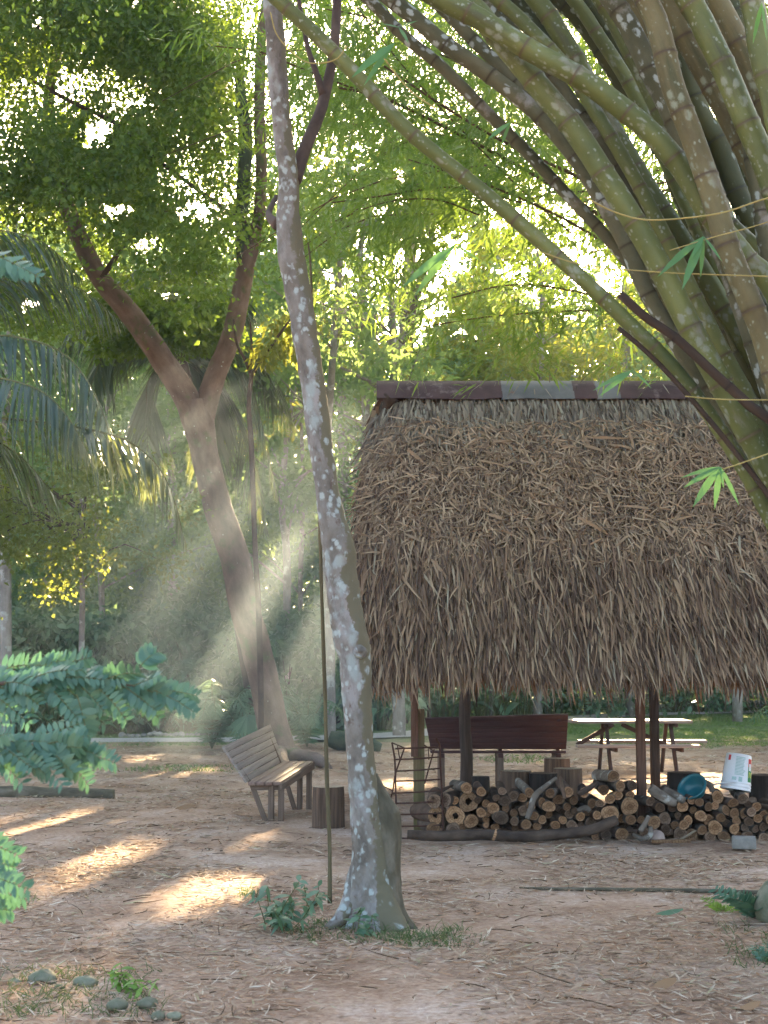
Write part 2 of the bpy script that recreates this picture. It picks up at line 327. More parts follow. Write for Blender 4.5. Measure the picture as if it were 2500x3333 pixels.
m_bleaf_near = leafmat('bamboo_leaf_near', [(0, (.05, .14, .06)), (1, (.10, .22, .09))], (.25, .5, .1), .4)
m_leaf_s = leafmat('small_leaf', [(0, (.02, .05, .012)), (.5, (.055, .105, .02)), (1, (.13, .17, .035))], (.36, .52, .05), .45)
m_leaf_low = leafmat('olive_leaf', [(0, (.03, .06, .018)), (.5, (.06, .105, .03)), (1, (.13, .16, .045))], (.42, .46, .06), .45)
m_leaf_bg = leafmat('forest_leaf', [(0, (.035, .09, .05)), (.5, (.085, .165, .085)), (1, (.16, .25, .12))], (.40, .56, .14), .5)
m_leaf_bg2 = leafmat('forest_leaf_yellow', [(0, (.04, .08, .02)), (.5, (.09, .15, .03)), (1, (.2, .22, .05))], (.52, .52, .06), .5)
m_leaf_sh = leafmat('shrub_leaf', [(0, (.04, .095, .06)), (.5, (.085, .17, .105)), (1, (.17, .27, .165))], (.24, .40, .12), .3, .35, .5)
m_leaf_bed = leafmat('bed_leaf', [(0, (.06, .13, .075)), (.5, (.12, .21, .12)), (1, (.22, .31, .19))], (.3, .45, .14), .3, .35, .5)
m_leaf_fg = leafmat('foreground_leaf', [(0, (.035, .09, .06)), (.45, (.065, .145, .095)), (.8, (.11, .2, .13)), (1, (.14, .22, .10))], (.12, .30, .11), .22, .4, .5)
m_leaf_fern = leafmat('bright_fern', [(0, (.08, .18, .03)), (1, (.18, .32, .07))], (.4, .6, .1), .4)
m_palm = leafmat('palm_leaf', [(0, (.018, .042, .03)), (.5, (.04, .08, .058)), (1, (.09, .13, .095))], (.34, .38, .05), .28, .3, .7)
THI = [(0, (.025, .013, .009)), (.25, (.08, .042, .025)), (.5, (.19, .11, .062)), (.75, (.32, .205, .118)), (.93, (.47, .33, .195)), (1, (.38, .34, .24))]
m_thatch = pmat('thatch', [(.3, (.08, .045, .03)), (.7, (.24, .16, .105))], 2.2, coord='obj', bump=0, island=THI, rough=.8)
m_thatch_l = pmat('thatch_loose', [(.3, (.13, .08, .05)), (.7, (.29, .20, .13))], 3, coord='obj', bump=0, island=[(0, (.06, .032, .018)), (.35, (.21, .128, .072)), (.75, (.38, .256, .148)), (1, (.52, .38, .24))], rough=.8)
m_thatch_top = pmat('thatch_top', [(.3, (.12, .085, .06)), (.7, (.27, .215, .15))], 3, coord='obj', bump=0, island=[(0, (.04, .025, .018)), (.4, (.15, .11, .075)), (.8, (.28, .225, .155)), (1, (.36, .34, .25))], rough=.8)
m_fringe = pmat('thatch_fringe', [(.3, (.16, .09, .05)), (.7, (.34, .2, .11))], 3, coord='obj', bump=0, island=[(0, (.08, .035, .02)), (.35, (.2, .1, .05)), (.7, (.36, .22, .12)), (1, (.5, .36, .21))], rough=.8)
m_under = pmat('thatch_core', [(.3, (.03, .018, .012)), (.7, (.09, .055, .035))], 8, coord='obj', bump=.5)
m_ridge_r = pmat('rusty_sheet', [(.3, (.045, .022, .021)), (.7, (.095, .052, .046))], 3, coord='obj', rough=.6, bump=.15, spots=[('n', (.2, .15, .13), 4, .58, .7)])
m_ridge_g = pmat('grey_sheet', [(.3, (.09, .088, .08)), (.7, (.18, .172, .155))], 3, coord='obj', rough=.55, bump=.15, spots=[('n', (.2, .09, .05), 5, .62, .7)])
GR = (.7, 14, 14)
m_post_red = pmat('red_timber', [(.3, (.085, .042, .03)), (.7, (.19, .105, .075))], 4, GR, bump=.4)
m_post_old = pmat('old_timber', [(.3, (.10, .07, .035)), (.7, (.22, .16, .09))], 4, GR, bump=.4, spots=[('n', (.13, .13, .05), 2, .5, .65)])
m_post_dark = pmat('dark_timber', [(.3, (.03, .02, .015)), (.7, (.10, .065, .05))], 4, GR, bump=.5)
m_bench = pmat('grey_board', [(.3, (.24, .20, .185)), (.7, (.38, .33, .30))], 3, GR, rough=.6, bump=.2, objrand=.2)
m_bench_seat = pmat('pinkish_board', [(.3, (.17, .105, .085)), (.7, (.29, .20, .165))], 3, GR, rough=.55, bump=.2, objrand=.2)
m_bench_leg = pmat('weathered_leg', [(.3, (.11, .075, .058)), (.7, (.23, .165, .13))], 3, GR, bump=.3)
m_maroon = pmat('maroon_paint', [(.3, (.055, .024, .026)), (.7, (.095, .045, .046))], 2, GR, rough=.5, bump=.15, objrand=.25)
m_table = pmat('table_board', [(.3, (.2, .15, .13)), (.7, (.36, .29, .26))], 3, GR, rough=.4, bump=.15)
m_table_leg = pmat('table_leg', [(.3, (.045, .025, .022)), (.7, (.11, .07, .06))], 3, GR, bump=.2)
m_rust = pmat('rusty_iron', [(.3, (.035, .015, .012)), (.7, (.10, .045, .03))], 20, bump=.3, rough=.8)
m_stump = pmat('stump_bark', [(.3, (.06, .035, .025)), (.7, (.2, .13, .09))], 3, GR, bump=.8, bdist=.02, objrand=.4)
m_stump_dark = pmat('stump_bark_dark', [(.3, (.012, .01, .009)), (.7, (.05, .035, .03))], 3, GR, bump=.8, bdist=.02)  # much darker version of the stump bark colours
BK = [pmat('log_bark_brown', [(.3, (.045, .026, .018)), (.7, (.14, .09, .065))], 12, (.6, 1, 1), bump=.6, objrand=.5),
      pmat('log_bark_grey', [(.3, (.07, .055, .045)), (.7, (.20, .165, .135))], 12, (.6, 1, 1), bump=.6, objrand=.5, spots=[('n', (.34, .33, .30), 9, .57, .66)]),
      pmat('log_bark_dark', [(.3, (.03, .02, .016)), (.7, (.10, .068, .05))], 12, (.6, 1, 1), bump=.6, objrand=.5)]
def endmat(name, a, b, dark):
    m, nt = newmat(name); N = nt.nodes; out = N.new('ShaderNodeOutputMaterial'); bs = N.new('ShaderNodeBsdfPrincipled')
    v = coords(nt, 'gc', (1, 1, 1)); ln = N.new('ShaderNodeVectorMath'); ln.operation = 'LENGTH'; nt.links.new(v, ln.inputs[0])
    d = math_n(nt, 'ADD', math_n(nt, 'MULTIPLY', ln.outputs['Value'], 150.0), math_n(nt, 'MULTIPLY', noise(nt, v, 25, 3), 5.0))
    w = math_n(nt, 'ABSOLUTE', math_n(nt, 'SINE', d)); c = ramp(nt, [(0, a), (1, b)], w)
    c = mix(nt, c, ramp(nt, [(.3, dark), (.6, (1, 1, 1))], noise(nt, v, 18, 6, .7)), .75, 'MULTIPLY')
    c = mix(nt, c, ramp(nt, [(.02, (.35, .25, .18)), (.05, (1, 1, 1))], ln.outputs['Value']), .6, 'MULTIPLY')
    wv2 = N.new('ShaderNodeTexVoronoi'); wv2.feature = 'DISTANCE_TO_EDGE'; wv2.inputs['Scale'].default_value = 22; nt.links.new(v, wv2.inputs['Vector']); c = mix(nt, c, ramp(nt, [(.015, (.22, .16, .12)), (.05, (1, 1, 1))], wv2.outputs['Distance']), .55, 'MULTIPLY')
    oi = N.new('ShaderNodeObjectInfo'); vv = math_n(nt, 'MULTIPLY_ADD', oi.outputs['Random'], .9); vv.node.inputs[2].default_value = .4; c = mix(nt, c, vv, 1.0, 'MULTIPLY')
    nt.links.new(c, bs.inputs['Base Color']); bs.inputs['Roughness'].default_value = .85; bs.inputs['Specular IOR Level'].default_value = .15
    bp = N.new('ShaderNodeBump'); bp.inputs['Strength'].default_value = .4; bp.inputs['Distance'].default_value = .004; nt.links.new(noise(nt, v, 90, 4), bp.inputs['Height']); nt.links.new(bp.outputs[0], bs.inputs['Normal'])
    nt.links.new(bs.outputs[0], out.inputs[0]); return m
m_end = endmat('cut_wood', (.28, .16, .085), (.42, .26, .15), (.4, .3, .25))
m_end_g = endmat('cut_wood_grey', (.20, .13, .09), (.30, .21, .15), (.4, .33, .3))
m_stump_top = endmat('stump_top', (.36, .28, .2), (.46, .37, .28), (.6, .55, .5))
m_hole = pmat('rotten_core', [(.3, (.012, .008, .006)), (.7, (.05, .03, .02))], 30, bump=.5)
m_stone = pmat('river_stone', [(.3, (.17, .16, .145)), (.7, (.36, .33, .30))], 5, coord='obj', bump=.4, objrand=.5)
m_stone_moss = pmat('mossy_stone', [(.3, (.10, .12, .07)), (.7, (.27, .25, .19))], 9, coord='obj', bump=.4, objrand=.4)
m_stone_pink = pmat('pink_stone', [(.3, (.28, .2, .17)), (.7, (.42, .32, .28))], 9, coord='obj', bump=.3)
m_concrete = pmat('concrete', [(.3, (.16, .155, .14)), (.7, (.28, .26, .24))], 14, coord='obj', bump=.4)
m_white = pmat('white_plastic', [(.3, (.66, .67, .72)), (.7, (.78, .79, .82))], 4, coord='obj', rough=.4, bump=0, spots=[('n', (.5, .45, .4), 6, .64, .75)])
m_red = pmat('red_print', [(.3, (.5, .03, .035)), (.7, (.6, .05, .05))], 4, bump=0, rough=.45)
m_green = pmat('green_print', [(.3, (.02, .18, .06)), (.7, (.03, .24, .09))], 4, bump=0, rough=.45)
m_yellow = pmat('yellow_print', [(.3, (.75, .72, .08)), (.7, (.8, .78, .12))], 4, bump=0, rough=.45)
m_print = pmat('faded_print', [(.3, (.28, .42, .42)), (.7, (.42, .54, .53))], 40, bump=0, rough=.45)
m_teal = pmat('blue_plastic', [(.3, (.008, .095, .125)), (.7, (.014, .135, .165))], 4, coord='obj', rough=.35, bump=0, spec=.5)

# ------------------------------------------------------------------ ground, path
def axis(lo, a, b, hi, step, far):
    g = lambda n, e0, e1: np.sign(e1 - e0) * np.geomspace(step, abs(e1 - e0), n)
    return np.concatenate([(a + g(far, a, lo))[::-1], np.arange(a, b, step), b + np.concatenate([[0], g(far, b, hi)])])
xs = axis(-600, -8, 10, 600, .12, 14); ys = axis(-200, 4, 34, 900, .12, 16)
X, Y = np.meshgrid(xs, ys, indexing='ij'); Z = ground_z(X, Y)
nx, ny = len(xs), len(ys); i = np.arange(nx - 1)[:, None] * ny + np.arange(ny - 1)
gq = np.stack([i, i + ny, i + ny + 1, i + 1], -1).reshape(-1, 4)
g = obj('ground', MB().add(np.stack([X, Y, Z], -1).reshape(-1, 3), gq), m_ground, smooth=True); tag(g, 'bare pinkish dirt ground of the clearing', None, kind='structure')
pc = np.array([G(x, y) for x, y in [(-900, 2425), (-200, 2418), (420, 2412), (800, 2409), (1300, 2394), (1650, 2362), (1950, 2334), (2250, 2322), (2600, 2314)]]); pc[:, 2] = 0
pp = spline(pc, 60); tn = nrm(np.gradient(pp, axis=0)); sdv = np.stack([-tn[:, 1], tn[:, 0], tn[:, 2] * 0], -1)
wv = (.75 + .25 * vnoise(np.arange(60) * .7, np.zeros(60), 9))[:, None]
PA = np.stack([pp - sdv * wv, pp + sdv * wv], 1); PA[..., 2] = .024
i = np.arange(59)[:, None] * 2
o = obj('path', MB().add(PA.reshape(-1, 3), np.concatenate([i, i + 2, i + 3, i + 1], 1)), m_path); tag(o, 'pale gravel path crossing behind the benches', None, kind='structure')

# ------------------------------------------------------------------ thatched hut
hut = thing('thatched_hut', 'open thatched hut on timber posts sheltering the firewood', 'hut', (2.3, 15.9, 0))
RX1 = 5.4
TT = np.array([0, .15, .4, .6, .75, 1.0]); EDGE_PX = np.array([1232, 1212, 1168, 1152, 1168, 1205])
def roof_y(t): return 16.25 - 2.95 * t - .18 * np.sin(np.pi * t)
def roof_z(t): return 4.58 - 3.02 * t + .10 * np.sin(np.pi * t)
def left_x(t): return (np.interp(t, TT, EDGE_PX) - 1250) / FPX * (roof_y(t) + .1)
def roof_pt(u, t):
    e = u - left_x(t); a = np.clip((.45 - e) / .45, 0, 1.4)
    return np.stack([u, roof_y(t) + .34 * a ** 2, roof_z(t) - .05 * a ** 2 + .05 * (vnoise(u * 1.7 + 9, t * 6, 7) - .5)], -1)
def roof_nrm(t): 
    n = np.stack([0 * t, -.70 + 0 * t, .71 + 0 * t], -1); return n
tg = np.linspace(0, .97, 26); ug = np.linspace(0, 1, 40)
Ug = left_x(tg)[None] * (1 - ug[:, None]) + RX1 * ug[:, None] + .06
V = roof_pt(Ug, np.broadcast_to(tg, Ug.shape)); n1 = 26; i = np.arange(39)[:, None] * n1 + np.arange(25)
core = MB().add(V.reshape(-1, 3), np.stack([i, i + n1, i + n1 + 1, i + 1], -1).reshape(-1, 4))
Vb = V.copy(); Vb[..., 1] = 2 * 16.25 - Vb[..., 1] + .02
core.add(Vb.reshape(-1, 3), np.stack([i, i + 1, i + n1 + 1, i + n1], -1).reshape(-1, 4))
roof = obj('thatch_core', core, m_under, hut, smooth=True)
md = roof.modifiers.new('solid', 'SOLIDIFY'); md.thickness = .1; md.offset = 1
rng = Rg(11)
def thatch(n, t0, t1, L, Wd, jit, lift, off, back=False, seed=0, power=1):
    rng = Rg(seed); t = t0 + (t1 - t0) * rng.random(n) ** power; lx = left_x(t)
    u = lx + (RX1 - lx) * rng.random(n)
    P = roof_pt(u, t); nr = roof_nrm(t)
    dn = nrm(np.stack([0 * t, -.70 + 0 * t, -.72 + 0 * t], -1)); sd_ = np.array([1.0, 0, 0]) + 0 * dn
    e = np.clip(.5 - (u - lx), 0, .5) * 2
    a = rng.normal(size=n) * jit - e * np.where(t < .62, .16, -.08)
    nr = nrm(nr + np.stack([-.8 * e, 0 * e, 0 * e], -1))
    D = dn * np.cos(a)[:, None] + sd_ * np.sin(a)[:, None]; S = sd_ * np.cos(a)[:, None] - dn * np.sin(a)[:, None]
    lf = lift * (rng.random(n) * 1.6 - .3); D = nrm(D + nr * lf[:, None])
    S = nrm(S + nr * (rng.normal(size=n) * .45)[:, None])
    P = P + nr * (off * (.4 + rng.random(n)))[:, None]
    if back: P[:, 1] = 32.5 - P[:, 1]; D = D * [1, -1, 1]; S = S * [1, -1, 1]
    l = L * (.55 + .9 * rng.random(n)); B = -nr * (l * (.25 * rng.random(n)))[:, None] + rng.normal(size=(n, 3)) * (l * .05)[:, None]
    if back: B = B * [1, -1, 1]
    return P, D, S, l, Wd * (.6 + .8 * rng.random(n)), B
PR = [.75, 1, .75, .12]
def put(name, args, mat, kind=True, parent=hut):
    o = obj(name, ribbons(MB(), *args, PR), mat, parent)
    if kind: o['kind'] = 'stuff'
    return o
put('thatch_layer', thatch(15000, .0, 1.0, .36, .018, .15, .13, .03, seed=1), m_thatch)
put('thatch_layer', thatch(3600, .0, .24, .42, .024, .13, .13, .05, seed=2), m_thatch_top)
put('thatch_layer', thatch(6500, .62, 1.0, .36, .018, .14, .20, .06, seed=3), m_thatch)
put('loose_leaf_layer', thatch(9500, .16, .72, .17, .0155, .95, .17, .07, seed=4), m_thatch_l)
put('loose_leaf_layer', thatch(3600, .3, .9, .17, .015, .6, .22, .07, seed=5), m_thatch_l)
put('back_thatch', thatch(4500, .0, 1.0, .5, .05, .16, .1, .04, back=True, seed=6), m_thatch)
# hanging fringe
def fringe(n, seed, yo=0, lmax=.25, back=False):
    rng = Rg(seed); u = left_x(1.0) + .02 + (RX1 - left_x(1.0)) * rng.random(n)
    P = roof_pt(u, .93 + .07 * rng.random(n)); P[:, 1] += yo + .12 * rng.random(n)
    if back: P[:, 1] = 32.5 - P[:, 1]
    D = nrm(np.stack([rng.normal(size=n) * .10, -.22 + .3 * rng.random(n), -1 + 0 * u], -1)); S = nrm(np.stack([1 + 0 * u, rng.normal(size=n) * .6, rng.normal(size=n) * .1], -1))
    l = lmax * (.45 + .65 * rng.random(n)) * (.8 + .35 * vnoise(u * 2.3, u * 0, 5)); B = rng.normal(size=(n, 3)) * .025
    return P, D, S, l, .014 + .016 * rng.random(n), B
put('fringe_layer', fringe(2600, 21), m_fringe); put('fringe_layer', fringe(1300, 22, .1, .24), m_fringe); put('back_fringe', fringe(900, 23, back=True), m_fringe)
P, D, S, L, Wd, B = fringe(150, 24, -.05, .30)
for k in range(150): obj('fringe_leaf', ribbons(MB(), P[k:k+1], D[k:k+1], S[k:k+1], L[k:k+1], Wd[k:k+1] * 1.15, B[k:k+1], PR), m_fringe, hut)
P, D, S, L, Wd, B = thatch(140, .14, .95, .26, .03, .8, .14, .09, seed=25)
for k in range(140): obj('thatch_leaf', ribbons(MB(), P[k:k+1], D[k:k+1], S[k:k+1], L[k:k+1], Wd[k:k+1], B[k:k+1], PR), m_thatch_l, hut)
# gable infill, hanging straws at the left end
rng = Rg(31); n = 900; yy = 14.1 + 4.3 * rng.random(n); zt = 4.45 - np.abs(yy - 16.25) * 1.02
P = np.stack([np.interp(yy, [14.1, 16.2, 18.4], [-.12, .04, -.05]) + .07 * rng.random(n), yy, zt - rng.random(n) * np.maximum(zt - 2.3, 0)], -1)
D = nrm(np.stack([rng.normal(size=n) * .05 - .06, rng.normal(size=n) * .1, -1 + 0 * yy], -1)); S = nrm(np.stack([rng.normal(size=n) * .4, 1 + 0 * yy, 0 * yy], -1))
put('gable_thatch', (P, D, S, .5, .04, rng.normal(size=(n, 3)) * .03), m_thatch)
# ridge sheets
def ridge_sheet(p0, p1, mat, seed):
    x0 = W(p0, 1290, 16.2)[0]; x1 = W(p1, 1290, 16.2)[0]; rng = Rg(seed); mb = MB(); nn = max(3, int((x1 - x0) / .18))
    prof = [(-.24, -.225), (-.13, -.095), (-.03, -.01), (.03, -.01), (.13, -.095), (.24, -.225)]
    xx = np.linspace(x0, x1, nn); v = []
    for side in (0, 1):
        for x in xx:
            w = vnoise(np.array([x * 3.1]), np.array([seed * 1.0]), 8)[0] * .06
            for q, (dy, dz) in enumerate(prof):
                v.append((x, 16.25 + dy * (1 + w), 4.74 + dz + (w if q in (0, 5) else 0) * -.6 - side * .006))
    m = len(prof); i = (np.arange(nn - 1)[:, None] * m + np.arange(m - 1)).ravel(); a = np.stack([i, i + m, i + m + 1, i + 1], -1); b = a[:, ::-1] + nn * m
    mb.add(v, np.concatenate([a, b])); return obj('ridge_sheet', mb, mat, hut)
for k, (a, b, m) in enumerate([(1226, 1632, m_ridge_r), (1630, 1864, m_ridge_g), (1861, 1938, m_ridge_r), (1935, 2012, m_ridge_g), (2009, 2330, m_ridge_r), (2326, 2760, m_ridge_g)]): ridge_sheet(a, b, m, k)
# straw bits caught on the ridge
rng = Rg(33); n = 26; u = .05 + 4 * rng.random(n); P = np.stack([u, 16.1 + 0 * u - .08 * rng.random(n), 4.66 + .05 * rng.random(n) - .08 * rng.random(n)], -1)
D = nrm(rng.normal(size=(n, 3)) * [1, .2, .6]); put('ridge_straw', (P, D, nrm(np.cross(D, [0, -.6, .7])), .14, .012, np.zeros((n, 3))), m_thatch_top)
# posts and beams
def at_d(px, py, d): return W(px, py, d)
def post_sq(name, x0, x1, d, z0, z1, mat):
    a = W(x0, 2450, d)[0]; b = W(x1, 2450, d)[0]; w = b - a; mb = MB(); beam(mb, ((a + b) / 2, d + w / 2, z0), ((a + b) / 2, d + w / 2, z1), w, w, (0, 1, 0)); return obj(name, mb, mat, hut, bevel=.006)
post_sq('corner_post', 1346, 1382, 14.45, -.15, W(0, 2307, 14.5)[2], m_post_old)
post_sq('spliced_upright', 1338, 1361, 14.40, W(0, 2463, 14.4)[2], 2.35, m_post_red)
post_sq('front_post', 2074, 2103, 14.25, -.15, 2.3, m_post_red)
post_sq('front_post', 2780, 2812, 14.35, -.15, 2.3, m_post_red)
mb = MB(); x = W(1514, 2450, 16.9)[0]; tube(mb, [(x - .02, 16.9, -.1), (x + .015, 16.9, .45), (x, 16.9, 1.0), (x + .015, 16.9, 1.6), (x + .01, 16.9, 2.9)], [.075, .066, .062, .058, .055], 12, wob=.05, seed=3); obj('rough_post', mb, m_post_dark, hut, smooth=True)
post_sq('back_post', 2120, 2148, 17.8, -.15, 2.6, m_post_dark)
post_sq('back_post', 1290, 1322, 18.1, -.15, 2.6, m_post_dark) if False else None
for y_, z_ in ((14.5, 2.33), (17.9, 2.33)):
    mb = MB(); beam(mb, (-.1, y_, z_), (5.2, y_, z_), .09, .1); obj('eave_beam', mb, m_post_dark, hut)
mb = MB(); beam(mb, (.05, 16.25, 4.3), (5.2, 16.25, 4.3), .09, .09); obj('ridge_beam', mb, m_post_dark, hut)
for x in (.12, 1.2, 2.4, 3.6, 4.9):
    for s in (-1, 1):
        mb = MB(); beam(mb, (x, 16.25 + s * .05, 4.22), (x, 16.25 + s * 2.3, 1.95), .05, .07); obj('rafter', mb, m_post_dark, hut)
    mb = MB(); beam(mb, (x + .06, 14.5, 2.42), (x + .06, 17.9, 2.42), .06, .08); obj('tie_beam', mb, m_post_dark, hut)

# ------------------------------------------------------------------ lichen tree in front
dT = 9.35; k_ = dT / FPX
TR = [(868, -330, 52), (872, -130, 58), (885, 30, 60), (893, 75, 61), (908, 301, 66), (921, 452, 64), (938, 573, 67), (936, 708, 80), (949, 829, 88), (976, 980, 83), (991, 1092, 82), (1002, 1151, 81), (1025, 1301, 76), (1045, 1452, 78), (1066, 1603, 76), (1078, 1678, 84),
      (1094, 1753, 100), (1104, 1799, 106), (1108, 1866, 103), (1123, 1980, 104), (1143, 2085, 116), (1157, 2150, 102), (1163, 2301, 88), (1173, 2452, 87), (1188, 2603, 92), (1199, 2690, 102), (1206, 2790, 112), (1212, 2880, 132), (1216, 2950, 160), (1218, 3005, 200), (1220, 3040, 215)]
tree1 = thing('lichen_tree', 'leaning slender tree with white lichen blotches in the foreground', 'tree', W(1218, 3000, dT) * [1, 1, 0])
pts = np.array([W(a, b, dT) for a, b, c in TR]); rad = np.array([c for *_, c in TR]) * k_ / 2
P = spline(pts, 420); R = np.interp(np.linspace(0, 1, 420), np.linspace(0, 1, len(pts)), rad)
mb = MB(); Vt = tube_rings(mb, P, R, 44, True, .022, 5)
fl = mb.v[-1].reshape(420, 44, 3); th = np.arctan2(fl[:, :, 1] - P[:, None, 1], fl[:, :, 0] - P[:, None, 0])
am = np.clip((.42 - P[:, 2]) / .42, 0, 1) ** 1.6                                   # root flare lobes
th2 = np.broadcast_to(np.arange(44) / 44 * 16, (420, 44)); hh = P[:, 2][:, None] + 0 * th2; wr = (1 + np.cos(np.arange(44) / 44 * 2 * np.pi)) / 2
rgh = .11 * (vnoise(th2 * .5 + 3, hh * 5, 71) - .5) + .09 * (vnoise(th2, hh * 13, 72) - .5) + .05 * (vnoise(th2 * 2, hh * 40, 73) - .5)
sc_ = 1 + rgh + am[:, None] * (.42 * np.maximum(0, np.cos(3 * th + 2.4)) ** 1.3 + .18 * np.maximum(0, np.cos(5 * th + .6)))
fl[:] = P[:, None] + (fl - P[:, None]) * sc_[..., None]
trunk1 = obj('trunk', mb, m_bark_l, tree1, smooth=True)
mb = MB(); tube(mb, [W(1212, 2520, dT + .03), W(1226, 2590, dT + .03), W(1240, 2650, dT + .03), W(1247, 2710, dT + .025), W(1248, 2800, dT + .02), W(1252, 2880, dT), W(1268, 2950, dT - .03), W(1312, 3008, dT - .06), W(1365, 3042, dT - .1)], [.03, .066, .108, .112, .108, .104, .088, .055, .02], 36, n=130, wob=.075, seed=8); obj('buttress', mb, m_moss2, tree1, smooth=True)
mb = MB(); tube(mb, [W(1146, 2815, dT + .02), W(1142, 2870, dT), W(1134, 2940, dT - .05), W(1105, 2992, dT - .12), W(1062, 3020, dT - .2)], [.012, .036, .05, .045, .018], 12, n=26, wob=.08, seed=9); obj('buttress', mb, m_bark_l, tree1, smooth=True)
mb = MB(); tube(mb, [W(1172, 2122, dT - .06), W(1170, 2121, dT - .105), W(1170, 2120, dT - .118), W(1170, 2120, dT - .119)], [.05, .04, .03, .004], 14, n=13, wob=.04); obj('knot', mb, m_bark_l, tree1, smooth=True)
mb = MB(); tube(mb, [W(955, 590, dT + .02), W(975, 530, dT + .1), W(1005, 450, dT + .2), W(1040, 370, dT + .3), W(1060, 300, dT + .4), W(1085, 180, dT + .5), W(1095, 60, dT + .6), W(1100, -80, dT + .7), W(1120, -300, dT + .9)], [.05, .045, .042, .04, .038, .036, .033, .03, .02], 12, wob=.05, seed=2); obj('branch', mb, m_bark_dark, tree1, smooth=True)
mb = MB(); tube(mb, [W(1052, 310, dT + .36), W(1030, 240, dT + .4), W(1000, 150, dT + .5), W(985, 60, dT + .6), W(960, -60, dT + .7)], [.03, .022, .018, .016, .012], 8, wob=.05); obj('branch', mb, m_bark_dark, tree1, smooth=True)
mb = MB(); tube(mb, [W(905, 730, dT + .03), W(885, 715, dT + .1), W(875, 690, dT + .25), W(900, 640, dT + .5)], [.04, .03, .022, .016], 10, wob=.06); obj('branch', mb, m_bark_dark, tree1, smooth=True)
rng = Rg(51); C = np.array([W(900, -500, dT)]) + rng.normal(size=(50, 3)) * [1.6, 1.6, .7] + [0, .3, .9]
C = C[C[:, 2] > 6.6]
mb = foliage(MB(), rng, C, .5, 90, .07); obj('crown', mb, m_leaf_s, tree1)
# slim stem leaning against it
mb = MB(); tube(mb, [W(1003, 790, 9.75), W(1012, 900, 9.75), W(1030, 1400, 9.7), W(1041, 1716, 9.65), W(1049, 2000, 9.6), W(1059, 2301, 9.55), W(1064, 2530, 9.5), W(1073, 2753, 9.45), W(1074, 2940, 9.42)], [.006, .008, .0105, .011, .012, .0125, .013, .013, .014], 8, n=60, wob=.05)
tag(obj('slim_stem', mb, m_stem, smooth=True, org=W(1074, 2940, 9.42)), 'thin straight green brown stem just left of the lichen tree', 'stem')

# ------------------------------------------------------------------ forked tree
dY = 24.0
ytree = thing('forked_tree', 'large warm brown tree forking into two limbs behind the slatted bench', 'tree', W(905, 2480, dY) * [1, 1, 0])
ky = dY / FPX
def limb(mb, L, d0, sides=14, wob=.03, seed=0, k=None, dd=0):
    k = k or d0 / FPX; m = len(L)
    pts = [W(a, b, d0 + dd * q / m) for q, (a, b, c) in enumerate(L)]; tube(mb, pts, [c * k / 2 for *_, c in L], sides, n=m * (6 if sides < 14 else 12), wob=wob, seed=seed)
mb = MB(); limb(mb, [(908, 2500, 150), (903, 2440, 118), (889, 2362, 100), (861, 2226, 96), (825, 2075, 98), (795, 1980, 98), (768, 1829, 98), (718, 1678, 95), (676, 1527, 92), (661, 1452, 92), (646, 1377, 108), (628, 1310, 100)], dY, 30, .022, 1)
limb(mb, [(640, 1400, 80), (612, 1310, 82), (565, 1226, 80), (490, 1113, 74), (407, 1000, 70), (324, 904, 64), (249, 753, 60), (195, 600, 50), (165, 452, 42), (160, 301, 36), (190, 150, 30), (215, 0, 24), (230, -200, 14)], dY, 16, .03, 2, dd=-1.0)
limb(mb, [(655, 1400, 70), (672, 1310, 74), (701, 1226, 68), (746, 1113, 64), (776, 1000, 62), (799, 866, 58), (806, 800, 50)], dY, 16, .03, 3)
obj('trunk', mb, m_bark_y, ytree, smooth=True)
mb = MB(); limb(mb, [(797, 860, 52), (788, 760, 48), (787, 678, 44), (797, 540, 44), (799, 430, 44), (785, 330, 38), (781, 260, 34), (780, 218, 28)], dY, 12, .06, 4); obj('broken_limb', mb, m_moss, ytree, smooth=True)
mb = MB(); limb(mb, [(803, 870, 46), (829, 791, 40), (850, 603, 38), (845, 377, 36), (851, 113, 34), (866, 0, 30), (880, -200, 22)], dY, 12, .04, 5); obj('upright_limb', mb, m_bark_y, ytree, smooth=True)
for q, (L, d) in enumerate([([(50, 145, 10), (150, 70, 14), (240, 20, 16), (330, -40, 18)], dY - 2), ([(30, 225, 14), (130, 275, 15), (230, 330, 15), (390, 410, 16), (500, 510, 15), (620, 600, 14), (760, 700, 12), (850, 745, 10)], dY - 3), ([(330, 905, 20), (420, 780, 14), (520, 700, 10), (620, 640, 8)], dY - .5), ([(200, 620, 22), (280, 520, 14), (380, 450, 9)], dY - .6)]):
    mb = MB(); limb(mb, L, d, 6, .05, q); obj('branch', mb, m_bark_dark, ytree, smooth=True)
mb = MB()
for q, (a, b, r) in enumerate([(985, 2478, .16), (1080, 2505, .13), (830, 2500, .14), (925, 2540, .12)]):
    p0 = W(905, 2440, dY); p1 = G(a, b); p1[2] = .0; mid = (p0 + p1) / 2; mid[2] = .16; mb = MB(); tube(mb, [p0, mid * [.6, .6, 1] + np.array([*(p0[:2] * .4), 0]), mid * .4 + p1 * .6 + [0, 0, .04], p1 + [0, 0, -.03]], [r, r, r * .7, r * .3], 10, n=16, wob=.08, seed=q); obj('root', mb, m_bark_y, ytree, smooth=True)
LIMBS = np.array([(640, 1400), (612, 1310), (565, 1226), (490, 1113), (407, 1000), (324, 904), (255, 780), (672, 1310), (701, 1226), (746, 1113), (776, 1000), (799, 880), (850, 603), (845, 377), (785, 320), (797, 520), (851, 113)], float)
